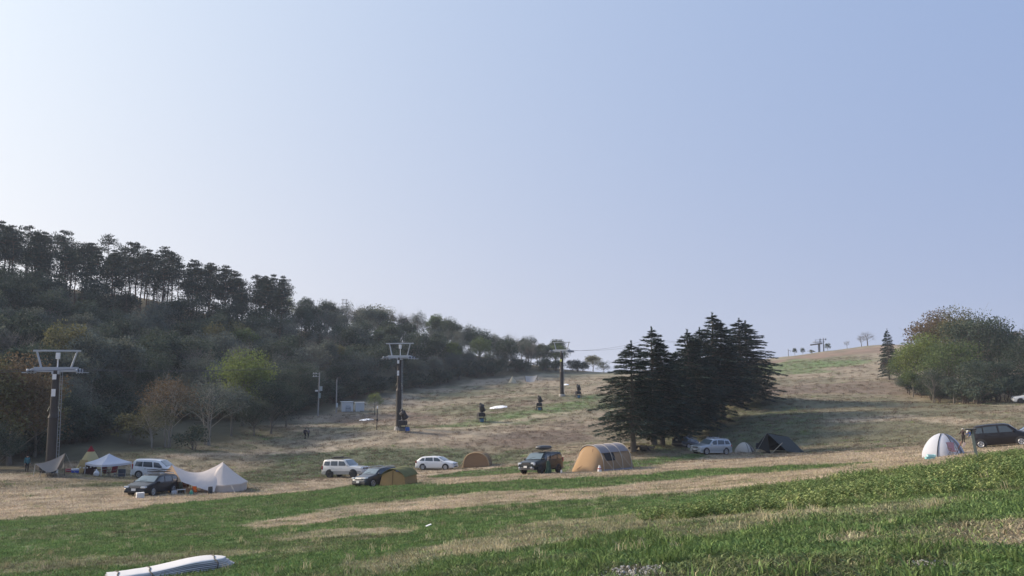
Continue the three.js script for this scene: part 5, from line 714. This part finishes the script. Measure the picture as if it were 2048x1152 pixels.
{ // white dome on the right
  const o = camp('dome_tent', 1873, 53, 'white dome tent with two dark pole sleeves near the post on the right', 'tent', 0.1), m = cloth([0.58, 0.61, 0.69], 0.25), f = domeTent(o, 1.28, 1.2, 1.46, m, [1.95, 1.1], 0.028, [1.0, 0.55]); part('dark_inner_cone', sheetGeometry(24, 8, (u, v) => f(u * 6.2832, v * 0.96).multiplyScalar(0.88)), cloth([0.50, 0.51, 0.56], 0.2), o); part('door_flap', sail(V(0.42, 0.95, 0.9), V(0.62, 0.85, 0.82), V(0.95, 0.06, 1.1), V(0.5, 0.03, 1.22), 0), m, o); part('groundsheet', sheetGeometry(24, 2, (u, v) => { const x = Math.cos(u * 6.2832) * 1.24 * (1 - v * 0.98), z = Math.sin(u * 6.2832) * 1.16 * (1 - v * 0.98); return V(x, fall(o, x, z) + 0.05, z); }), mat([0.03, 0.03, 0.035], 0.8, { side: THREE.DoubleSide }), o);
}
{ // small white tent by the dark tarp
  const o = camp('dome_tent', 1482, 92, 'small off white dome tent with its door open left of the black tarp', 'tent', 0.2), m = cloth([0.62, 0.60, 0.56], 0.25), f = domeTent(o, 1.15, 1.0, 1.2, m, [1.35, 0.25], 0.02, [0.95, 0.75]); part('dark_inner_cone', sheetGeometry(24, 8, (u, v) => f(u * 6.2832, v * 0.96).multiplyScalar(0.86)), mat([0.05, 0.06, 0.10], 0.8, { side: THREE.DoubleSide }), o);
}
{ // black tarp
  const o = camp('tarp', 1552, 88, 'black wing tarp pitched low with a pale slanting pole, dark inside', 'tarp'), A = V(-1.32, 2.2, 0.9), L = V(-2.55, 0.7, 1.3), F0 = V(-1.0, 0.06, 1.7), B = V(0.9, 1.72, -0.9), R = V(2.6, 0.06, 0.2), K = V(-1.6, 0.05, -2.4), K2 = V(1.8, 0.05, -2.4), k = cloth([0.022, 0.024, 0.026], 0.02), kg = cloth([0.06, 0.07, 0.075], 0.03);
  part('left_panel', sail(A, B, K, L, 0.12), k, o); part('right_panel', sail(A.clone().add(V(0.002, 0.002, 0)), B.clone().add(V(0, 0.002, 0)), R, V(0.7, 0.32, 1.25), 0.05, 0.05), kg, o); part('back_panel', sail(B.clone().add(V(0, -0.003, 0)), R.clone().add(V(0, -0.003, 0)), K2, K, 0.02), k, o); part('edge', [sail(A.clone().add(V(0, -0.004, 0)), A.clone().add(V(0.01, -0.004, 0)), F0, L, 0.02)], k, o);
  part('pole', rod(V(-0.95, fall(o, -0.95, 1.75), 1.75), V(0.25, 1.2, 1.1), 0.035), mat([0.40, 0.36, 0.29], 0.8), o); part('pole', rod(V(-1.32, fall(o, -1.32, 0.9), 0.9), A, 0.025), DARK_POLE, o); guy(o, A, V(-2.6, fall(o, -2.6, 2.4), 2.4)); guy(o, L, V(-3.1, fall(o, -3.1, 1.9), 1.9));
}
{ // far tents at the edge of the wood
  const o = camp('tipi_tent', 1025, 214, 'tiny far pale tipi tent at the edge of the dark wood', 'tent'); part('cover', sheetGeometry(24, 4, (u, v) => { const a = u * 6.2832, t = 1 - v; return V(Math.cos(a) * 1.3 * t, 1.7 * v - 0.2 * (1 - v), Math.sin(a) * 1.3 * t); }), cloth([0.55, 0.50, 0.38]), o); part('tip', new THREE.ConeGeometry(0.1, 0.2, 8).translate(0, 1.72, 0), TAN_DULL, o);
  const t = camp('tarp', 1062, 216, 'tiny far grey tarp beside the far tipi at the edge of the wood', 'tarp'); part('sheet', [sail(V(-1.6, 1.6, -0.4), V(1.7, 1.75, -0.4), V(0.9, 0.1, 1.2), V(-1.4, 0.1, 1.2), 0.1, 0.2)], cloth([0.42, 0.42, 0.42]), t); for (const x of [-1.6, 1.7]) part('pole', rod(V(x, -0.3, -0.4), V(x, 1.7, -0.4), 0.04), DARK_POLE, t);
}

// ---------------------------------------------------------------- camp furniture and small things
function cooler(px, z, w, body, lid, label, zz = 0) { const o = camp('cool_box', px, z, label, 'cool box', 0.2, 'cool boxes'); part('body', box(w, w * 0.6, w * 0.62, 0, w * 0.3, 0, 0.03), mat(body, 0.6), o); const l = part('lid', box(w * 1.04, w * 0.16, w * 0.66, 0, w * 0.67, 0, 0.03), mat(lid, 0.6), o); part('handle', [rod(V(-w * 0.5, w * 0.5, w * 0.34), V(w * 0.5, w * 0.5, w * 0.34), 0.015)], PAINT_WHITE, o); return o; }
cooler(166, 77.5, 0.62, [0.03, 0.08, 0.42], [0.66, 0.68, 0.72], 'blue cool box with white lid in front of the tipi'); cooler(154, 78, 0.55, [0.34, 0.04, 0.05], [0.38, 0.08, 0.08], 'red cool box beside the blue one in front of the tipi'); cooler(296, 56, 0.5, [0.72, 0.72, 0.70], [0.74, 0.74, 0.72], 'white cool box on the grass before the black estate');
cooler(343, 61.3, 0.5, [0.66, 0.67, 0.68], [0.7, 0.7, 0.7], 'white box under the left corner of the cream tarp'); cooler(362, 60.6, 0.36, [0.72, 0.73, 0.75], [0.6, 0.62, 0.66], 'small white canister box under the cream tarp pole');
function table(px, z, w, h, label, top = TIMBER, leg = POLE) { const o = camp('camp_table', px, z, label, 'table', 0.15, 'camp tables'); part('tabletop', box(w, 0.03, w * 0.6, 0, h, 0, 0.01), top, o); for (const [x, zz] of [[-1, -1], [1, -1], [-1, 1], [1, 1]]) part('leg', rod(V(x * w * 0.46, fall(o, x * w * 0.46, zz * w * 0.26), zz * w * 0.26), V(x * w * 0.42, h, zz * w * 0.24), 0.014), leg, o); return o; }
table(376, 60.3, 0.62, 0.36, 'low slatted table at the front edge of the cream tarp', mat([0.34, 0.33, 0.32], 0.8)); table(217, 78.6, 1.2, 0.68, 'camp table with cups under the white canopy'); table(398, 63.2, 1.2, 0.6, 'brown table deep under the cream tarp', mat([0.14, 0.08, 0.05], 0.8)); table(253, 77.5, 0.9, 0.42, 'dark low bench under the right of the white canopy', mat([0.05, 0.045, 0.05], 0.8), DARK_POLE);
function campChair(px, z, rgb, turn, label, s = 1) { const o = camp('camp_chair', px, z, label, 'chair', turn, 'camp chairs'), m = cloth(rgb, 0.1); part('seat', sail(V(-0.27, 0.42, 0.25).multiplyScalar(s), V(0.27, 0.42, 0.25).multiplyScalar(s), V(0.25, 0.36, -0.22).multiplyScalar(s), V(-0.25, 0.36, -0.22).multiplyScalar(s), 0.06), m, o); part('backrest', sail(V(-0.25, 0.37, -0.23).multiplyScalar(s), V(0.25, 0.37, -0.23).multiplyScalar(s), V(0.27, 0.98, -0.42).multiplyScalar(s), V(-0.27, 0.98, -0.42).multiplyScalar(s), 0.0), m, o); for (const x of [-1, 1]) { part('leg', rod(V(x * 0.28, 0, -0.3).multiplyScalar(s), V(x * 0.28, 0.55, 0.27).multiplyScalar(s), 0.014), DARK_POLE, o); part('leg', rod(V(x * 0.28, 0, 0.3).multiplyScalar(s), V(x * 0.28, 0.98, -0.43).multiplyScalar(s), 0.014), DARK_POLE, o); part('armrest', box(0.06, 0.03, 0.5, x * 0.29, 0.58, 0).scale(s, s, s), DARK_POLE, o); } return o; }
campChair(238, 78, [0.22, 0.02, 0.03], -0.7, 'dark red camp chair reclining under the white canopy', 1.25); campChair(228, 80, [0.13, 0.03, 0.035], 0.6, 'second dark red chair behind the camp table'); campChair(404, 60.7, [0.62, 0.13, 0.03], 0.4, 'small orange chair at the front of the cream tarp', 0.6); campChair(412, 63.2, [0.13, 0.06, 0.035], -0.4, 'brown chair under the middle of the cream tarp'); campChair(386, 62.9, [0.20, 0.07, 0.035], 0.2, 'rust brown chair behind the low table'); campChair(424, 63.4, [0.05, 0.05, 0.04], -0.8, 'dark chair beside the bell tent door'); campChair(1893, 50.9, [0.44, 0.26, 0.30], 0.5, 'pinkish camp chair at the door of the white dome tent', 0.85); campChair(104, 72, [0.05, 0.05, 0.055], 0.3, 'black chair under the small grey tarp'); campChair(121, 72.3, [0.06, 0.07, 0.10], -0.5, 'dark blue chair under the right of the small grey tarp', 0.9); campChair(1508, 91, [0.03, 0.04, 0.07], -0.3, 'dark chair between the small tent and the black tarp');
function crate(px, z, w, h, rgb, label, name = 'crate', y = 0) { const o = camp(name, px, z, label, name.replace('_', ' '), 0.3); o.position.y += y; const m = mat(rgb, 0.8), n = 3; part('bottom', box(w * 0.96, 0.03, w * 0.66, 0, 0.03, 0), m, o); for (let k = 0; k < n; k++) { const yy = (k + 0.5) * h / n + 0.02; for (const s of [1, -1]) { part('slat', box(w, h / n * 0.82, 0.02, 0, yy, s * w * 0.35), m, o); part('slat', box(0.02, h / n * 0.82, w * 0.68, s * w * 0.49, yy, 0), m, o); } } return o; }
crate(381, 62, 0.55, 0.42, [0.22, 0.13, 0.07], 'brown slatted crate beside the rust brown chair'); crate(391, 61.4, 0.5, 0.4, [0.30, 0.17, 0.09], 'light brown slatted crate under the middle of the tarp'); crate(1846, 50.6, 0.5, 0.13, [0.25, 0.55, 0.58], 'turquoise crate on the grass left of the white dome tent'); crate(1849, 50.6, 0.46, 0.12, [0.38, 0.66, 0.68], 'pale turquoise crate stacked on the other one', 'crate', 0.15);
{ // odds and ends
  const o = camp('water_jug', 396, 60.2, 'green water jug beside the small orange chair', 'jug'); part('body', new THREE.LatheGeometry([[0, 0], [0.13, 0], [0.14, 0.05], [0.14, 0.22], [0.08, 0.3], [0.05, 0.34], [0, 0.34]].map(([a, b]) => new THREE.Vector2(a, b)), 16), mat([0.08, 0.33, 0.22], 0.5), o); part('handle', new THREE.TorusGeometry(0.07, 0.015, 6, 14, Math.PI).translate(0, 0.33, 0), mat([0.06, 0.25, 0.17], 0.5), o);
  const b = camp('rubbish_bag', 208, 76.4, 'white bag standing before the left canopy leg', 'bag'), g = new THREE.SphereGeometry(1, 18, 12), a = g.attributes.position; for (let i = 0; i < a.count; i++) { const y = a.getY(i), k = y > 0.3 ? 1 - (y - 0.3) * 0.9 : 1, n = 1 + 0.14 * noise(a.getX(i) * 2, y * 2, a.getZ(i) * 2); a.setXYZ(i, a.getX(i) * 0.26 * k * n, (y + 0.9) * 0.33, a.getZ(i) * 0.24 * k * n); } g.computeVertexNormals(); part('sack', g, cloth([0.72, 0.73, 0.75], 0.2), b); part('knot', new THREE.SphereGeometry(0.06, 8, 6).translate(0, 0.66, 0), PAINT_WHITE, b);
  const c = camp('stove', 1196, 66.8, 'little white stove with a red band before the tunnel tent', 'stove'); part('body', new THREE.CylinderGeometry(0.15, 0.17, 0.34, 16).translate(0, 0.2, 0), PAINT_WHITE, c); part('red_band', new THREE.CylinderGeometry(0.165, 0.165, 0.08, 16).translate(0, 0.32, 0), mat([0.35, 0.03, 0.04], 0.6), c); part('top', new THREE.CylinderGeometry(0.06, 0.13, 0.22, 14).translate(0, 0.47, 0), PAINT_WHITE, c);
  const d = camp('draped_cloth', 1093, 66.4, 'green cloth draped over a pole beside the black van', 'cloth'); part('pole', rod(V(0.05, 0, 0), V(0.08, 1.5, 0), 0.02), POLE, d); part('cloth', sheetGeometry(24, 10, (u, v) => { const a2 = u * 6.2832, r = lerp(0.24, 0.10, Math.pow(v, 0.6)) * (1 + 0.22 * Math.sin(a2 * 5 + v * 2) + 0.3 * noise(u * 3, v * 3, 2)) * (v > 0.92 ? 0.5 : 1); return V(Math.cos(a2) * r * 1.2 + 0.05 + 0.06 * Math.sin(v * 3), 0.05 + v * 1.05 + 0.08 * Math.sin(a2 * 2) * (1 - v), Math.sin(a2) * r); }), cloth([0.055, 0.095, 0.075], 0.05), d);
  const e = camp('paper_cup', 1121, 66.2, 'small white bottle on the grass behind the black van', 'bottle'); part('body', new THREE.CylinderGeometry(0.07, 0.06, 0.3, 12).translate(0, 0.15, 0), PAINT_WHITE, e); part('cap', new THREE.CylinderGeometry(0.03, 0.03, 0.07, 10).translate(0, 0.33, 0), mat([0.5, 0.5, 0.5]), e); e.name = 'bottle';
  const w = camp('windbreak', 258, 80, 'dark grey windscreen panel at the back of the white canopy', 'windscreen', -0.2); for (const x of [-0.35, 0.35]) part('pole', rod(V(x, 0, 0), V(x, 0.95, 0), 0.02), POLE, w); part('sheet', sail(V(-0.35, 0.2, 0), V(0.35, 0.2, 0), V(0.35, 0.92, 0.02), V(-0.35, 0.92, 0.02), 0), cloth([0.10, 0.12, 0.16], 0.05), w);
  const hay = camp('hay_heap', 269, 79, 'heap of straw coloured bedding right of the white canopy', 'heap'), hg = tuft(88, 420, 0.5, 0.55, 0.03, 1.8), hm = mat([0.45, 0.36, 0.20], 1, { side: THREE.DoubleSide, vertexColors: true }); part('straw', hg, hm, hay); part('core', new THREE.SphereGeometry(0.42, 14, 10).scale(1.1, 0.6, 0.9), mat([0.36, 0.28, 0.15], 1), hay);
  const l = camp('leaning_plank', 1903, 52, 'reddish stick leaning beside the white dome tent', 'stick'); part('stick', rod(V(-0.15, 0, 0), V(0.22, 0.85, -0.1), 0.03), mat([0.24, 0.12, 0.10], 0.8), l); part('cloth', box(0.16, 0.3, 0.05, 0.1, 0.7, -0.05, 0.02).rotateZ(-0.35), mat([0.55, 0.45, 0.42], 0.9), l);
}
{ // logs heaped under the first conifer
  const o = camp('log_pile', 1280, 86.5, 'dark heap of cut logs and branches at the foot of the conifers', 'log pile'), r = random(9); for (let k = 0; k < 26; k++) { const layer = Math.floor(k / 9), x = (r() - 0.5) * (2.6 - layer * 0.6), y = 0.12 + layer * 0.2, z = (r() - 0.5) * 0.9, a = r() * 6.28, L = 0.5 + r() * 0.7, q = 0.05 + r() * 0.07; part('log', rod(V(x - Math.cos(a) * L / 2, y + (r() - 0.5) * 0.12, z - Math.sin(a) * L / 2), V(x + Math.cos(a) * L / 2, y + (r() - 0.3) * 0.2, z + Math.sin(a) * L / 2), q, q * 0.85, 8), r() < 0.3 ? TIMBER : mat([0.05, 0.042, 0.038], 0.95), o); }
}
{ // post with a flat top on the bank
  const p = spot(1938.5, 34), o = thing('signpost', 'grey green leaning post with a flat dark top before the black hatchback', 'post', p, -azimuth(p)), h = at(1931, 859, 34).y - p.y; part('post', box(0.12, h + 0.3, 0.1, 0, (h + 0.3) / 2 - 0.3, 0, 0.01).rotateZ(0.105), mat([0.14, 0.17, 0.16], 0.85), o); const t = part('top_board', box(0.42, 0.05, 0.3, 0, 0, 0, 0.015), mat([0.03, 0.032, 0.035], 0.7), o); t.position.set(-0.16, h, 0); t.rotation.z = 0.05; part('bracket', box(0.05, 0.18, 0.05, -0.15, h - 0.1, 0.03), METAL.dark, o);
}
{ // folded stack of white netting tied with black cord in the foreground
  const o = camp('folded_net', 365, 16.25, 'long folded bundle of white netting lying on the grass in front', 'net bundle', 0.16), L = 2.5, net = mat([0.62, 0.62, 0.63], 0.9), mesh = mat([0.36, 0.36, 0.37], 0.95), r = random(3);
  const prof = (x) => 0.015 + 0.055 * smoothstep(x, -1.25, 0.4) + 0.02 * Math.sin(x * 3.3), floor = (x, z) => fall(o, x, z) + 0.005;
  for (let k = 0; k < 6; k++) { const x0 = -L / 2 + 0.02 + r() * 0.12 + (k > 3 ? 0.05 : 0), x1 = L / 2 - 0.05 - k * 0.035 - r() * 0.05, top = k === 5;
    part('fold', sheetGeometry(40, 16, (u, v) => { const x = lerp(x0, x1, u), a = v * 6.2832, half = (0.36 - 0.02 * k) * Math.pow(1 - Math.pow(Math.max(0, (u - 0.8) / 0.2), 2.2), 0.5) + 0.004, t = (0.019 + 0.004 * Math.sin(x * 5 + k)), lift = prof(x) * (0.3 + k * 0.15) + k * 0.017, c = Math.cos(a), s = Math.sin(a); return V(x, floor(x, 0) + 0.03 + lift + t * Math.sign(s) * Math.pow(Math.abs(s), 0.6) * (1 + 0.2 * noise(x * 8, k)) * (top ? 1.25 : 1), half * Math.sign(c) * Math.pow(Math.abs(c), 0.7) + 0.012 * noise(x * 3, k * 5)); }), top ? net : k % 2 ? mesh : mat([0.46, 0.46, 0.47], 0.95), o); }
  for (const x of [-0.98, -0.42, 0.78]) { const s = new Soup(), pts = [], y = floor(x, 0) + prof(x) * 1.05 + 0.15; for (let k = 0; k <= 14; k++) { const a = Math.PI * k / 14; pts.push(V(x + 0.02 * Math.sin(k), Math.max(floor(x, 0), y - 0.2 * (1 - Math.pow(Math.sin(a), 0.35))), 0.38 * Math.cos(a))); } s.limb(pts, pts.map(() => 0.013), 6); part('cord', s.geometry(), TRIM, o); }
}
single('litter', new THREE.BoxGeometry(0.16, 0.02, 0.09).rotateZ(0.3), PAINT_WHITE, groundAt(857, 1057).add(V(0, 0.09, 0)), 0.4, 'scrap of white paper lying in the green grass', 'litter');

// ---------------------------------------------------------------- people
function person(px, z, h, turn, pose, wear, label) {
  const o = camp('person', px, z, label, 'person', turn), s = h / 1.7, J = { ...pose }, N = 84, half = 1.0, mc = new MarchingCubes(N, mat([1, 1, 1]), false, false, 60000), sub = (a, b) => [a[0] - b[0], a[1] - b[1], a[2] - b[2]], bones = [];
  const bone = (a, b, r0, r1, tone) => bones.push([J[a] ?? a, J[b] ?? b, r0, r1, tone]);
  bone('pelvis', 'chest', 0.135, 0.15, 0); bone('chest', 'neck', 0.14, 0.06, 0); bone('neck', 'head', 0.05, 0.06, 2); bone('head', 'crown', 0.088, 0.092, 2);
  for (const q of ['l', 'r']) { bone('chest', q + 'Sh', 0.09, 0.068, 0); bone(q + 'Sh', q + 'El', 0.062, 0.048, 0); bone(q + 'El', q + 'Wr', 0.046, 0.033, wear.sleeves ? 2 : 0); const w = J[q + 'Wr'], e = J[q + 'El'], d = sub(w, e), l = Math.hypot(...d), t = d.map((v) => v / l); const palm = w.map((v, i) => v + t[i] * 0.08); bone(w, palm, 0.032, 0.034, 2); for (let f = 0; f < 4; f++) bone(palm.map((v, i) => v + (i === 2 ? (f - 1.5) * 0.02 : 0)), palm.map((v, i) => v + t[i] * (0.075 - Math.abs(f - 1.2) * 0.01) + (i === 2 ? (f - 1.5) * 0.024 : 0)), 0.011, 0.009, 2); bone(w.map((v, i) => v + t[i] * 0.03), w.map((v, i) => v + t[i] * 0.07 + (i === 2 ? 0.05 : 0)), 0.012, 0.01, 2);
    bone('pelvis', q + 'Hip', 0.12, 0.10, 1); bone(q + 'Hip', q + 'Kn', 0.095, 0.062, 1); bone(q + 'Kn', q + 'An', 0.06, 0.042, 1); const an = J[q + 'An']; bone(an, [an[0] + 0.01, an[1] - 0.04, an[2] + 0.15], 0.045, 0.036, 3); }
  const dist = (p, b) => { const [A, B, r0, r1] = b, ab = sub(B, A), ap = sub(p, A), t = clamp((ap[0] * ab[0] + ap[1] * ab[1] + ap[2] * ab[2]) / (ab[0] ** 2 + ab[1] ** 2 + ab[2] ** 2 + 1e-9), 0, 1); return Math.hypot(ap[0] - ab[0] * t, ap[1] - ab[1] * t, ap[2] - ab[2] * t) - lerp(r0, r1, t); };
  const cy = 0.86; let q = 0; for (let k = 0; k < N; k++) for (let j = 0; j < N; j++) for (let i = 0; i < N; i++, q++) { const p = [(i - N / 2) / (N / 2) * half, (j - N / 2) / (N / 2) * half + cy, (k - N / 2) / (N / 2) * half]; if (Math.abs(p[0]) > 0.8 || Math.abs(p[2]) > 0.8) { mc.field[q] = -1; continue; } let d = 9; for (const b of bones) { const e = dist(p, b), kk = 0.035, h2 = clamp(0.5 + 0.5 * (d - e) / kk, 0, 1); d = lerp(d, e, h2) - kk * h2 * (1 - h2); } mc.field[q] = -d; }
  mc.isolation = 0; mc.update(); const n = mc.count, P = mc.positionArray.slice(0, n * 3), g = new THREE.BufferGeometry(), col = new Float32Array(n * 3); for (let i = 0; i < n; i++) { P[i * 3] *= half; P[i * 3 + 1] = P[i * 3 + 1] * half + cy; P[i * 3 + 2] *= half; const p = [P[i * 3], P[i * 3 + 1], P[i * 3 + 2]]; let best = 0, bd = 9; for (const b of bones) { const e = dist(p, b); if (e < bd) { bd = e; best = b[4]; } } col.set([wear.top, wear.legs, wear.skin ?? [0.42, 0.27, 0.19], wear.shoes ?? [0.03, 0.03, 0.03]][best], i * 3); }
  g.setAttribute('position', new THREE.BufferAttribute(P, 3)); g.setAttribute('color', new THREE.BufferAttribute(col, 3)); let gg = mergeVertices(g, 1e-4); gg.computeVertexNormals(); part('body', gg, mat([1, 1, 1], 0.85, { vertexColors: true }), o);
  const hd = V(...J.crown), up = V(...J.crown).sub(V(...J.neck)).normalize(), turnUp = new THREE.Quaternion().setFromUnitVectors(V(0, 1, 0), up); const hair = new THREE.SphereGeometry(0.108, 16, 10, 0, 6.2832, 0, 1.75).applyQuaternion(turnUp).translate(hd.x, hd.y + 0.005, hd.z - 0.012); part(wear.cap ? 'cap' : 'hair', wear.cap ? [hair, new THREE.CylinderGeometry(0.09, 0.1, 0.015, 14).translate(0, -0.005, 0.1).applyQuaternion(turnUp).translate(hd.x, hd.y, hd.z)] : hair, mat(wear.cap ?? [0.02, 0.016, 0.014], 0.9), o);
  for (const x of [-0.034, 0.034]) part('eye', new THREE.SphereGeometry(0.011, 8, 6).translate(J.head[0] + x, J.head[1] + 0.035, J.head[2] + 0.09), mat([0.02, 0.02, 0.02], 0.3), o); part('nose', new THREE.ConeGeometry(0.018, 0.05, 8).rotateX(-0.4).translate(J.head[0], J.head[1] + 0.01, J.head[2] + 0.1), mat([0.42, 0.27, 0.19]), o); part('mouth', box(0.045, 0.01, 0.01, J.head[0], J.head[1] - 0.035, J.head[2] + 0.088), mat([0.25, 0.1, 0.09]), o);
  o.scale.setScalar(s); if (wear.pack) part('backpack', box(0.34, 0.48, 0.2, 0, 1.22, -0.24, 0.06), mat(wear.pack, 0.85), o); return o;
}
const STAND = { pelvis: [0, 0.93, 0], chest: [0, 1.24, 0], neck: [0, 1.45, 0], head: [0, 1.55, 0.02], crown: [0, 1.61, 0.01], lSh: [0.19, 1.38, 0], rSh: [-0.19, 1.38, 0], lEl: [0.24, 1.12, -0.03], rEl: [-0.24, 1.12, -0.03], lWr: [0.25, 0.88, 0.06], rWr: [-0.25, 0.88, 0.06], lHip: [0.09, 0.88, 0], rHip: [-0.09, 0.88, 0], lKn: [0.10, 0.48, 0.02], rKn: [-0.10, 0.48, 0.02], lAn: [0.11, 0.08, -0.02], rAn: [-0.11, 0.08, -0.02] };
const WALK = { ...STAND, lKn: [0.09, 0.50, 0.2], lAn: [0.09, 0.10, 0.22], rKn: [-0.09, 0.49, -0.06], rAn: [-0.09, 0.12, -0.32], lEl: [0.23, 1.14, -0.14], lWr: [0.22, 0.95, -0.06], rEl: [-0.23, 1.14, 0.1], rWr: [-0.21, 0.98, 0.26] };
const REACH = { ...STAND, lEl: [0.40, 1.28, 0.1], lWr: [0.62, 1.27, 0.18], rEl: [-0.28, 1.14, 0.06], rWr: [-0.36, 1.06, 0.26] };
const BEND = { ...STAND, chest: [-0.06, 1.18, 0.2], neck: [-0.1, 1.30, 0.36], head: [-0.12, 1.36, 0.46], crown: [-0.12, 1.42, 0.48], lSh: [0.12, 1.27, 0.28], rSh: [-0.26, 1.25, 0.28], lEl: [0.18, 1.02, 0.36], rEl: [-0.42, 1.1, 0.4], lWr: [0.1, 0.86, 0.5], rWr: [-0.58, 1.08, 0.52] };
person(1914, 79, 1.5, -0.6, REACH, { top: [0.035, 0.02, 0.022], legs: [0.02, 0.016, 0.016], cap: [0.50, 0.47, 0.43] }, 'person in dark clothes and pale cap reaching out left of the post'); person(1933, 77, 1.45, -1.2, BEND, { top: [0.03, 0.07, 0.24], legs: [0.34, 0.28, 0.20], cap: [0.7, 0.7, 0.7] }, 'person in blue top and white cap bending behind the leaning post');
person(616, 114, 1.5, 2.6, WALK, { top: [0.025, 0.018, 0.03], legs: [0.012, 0.012, 0.012], pack: [0.02, 0.018, 0.03] }, 'walker in dark clothes with a backpack crossing the slope'); person(622, 114.6, 1.34, 2.8, WALK, { top: [0.14, 0.13, 0.14], legs: [0.035, 0.035, 0.03] }, 'smaller walker in grey following beside the dark clothed one'); person(71, 77, 1.62, 0.5, STAND, { top: [0.05, 0.16, 0.19], legs: [0.02, 0.018, 0.018] }, 'person in a teal top standing left of the small grey tarp'); 
{ const o = camp('backpack', 433, 61.6, 'grey pack shape added for the dark gap at the bell tent door', 'backpack'); part('bag', box(0.34, 0.5, 0.24, 0, 0.26, 0, 0.08), mat([0.07, 0.075, 0.08], 0.9), o); part('pocket', box(0.26, 0.22, 0.08, 0, 0.18, 0.15, 0.03), mat([0.05, 0.055, 0.06], 0.9), o); part('lid', box(0.32, 0.1, 0.25, 0, 0.52, 0, 0.04), mat([0.06, 0.06, 0.065], 0.9), o);  // invented pack standing in for the dark gap beside the tarp
  const b = camp('duffel_bag', 374, 61.5, 'olive duffel bag upright under the front corner of the cream tarp', 'bag'); part('bag', new THREE.CapsuleGeometry(0.17, 0.5, 6, 14).translate(0, 0.42, 0), mat([0.06, 0.06, 0.035], 0.9), b); part('strap', new THREE.TorusGeometry(0.19, 0.018, 6, 18).rotateX(Math.PI / 2).translate(0, 0.5, 0), TRIM, b); }

renderer.render(scene, camera);
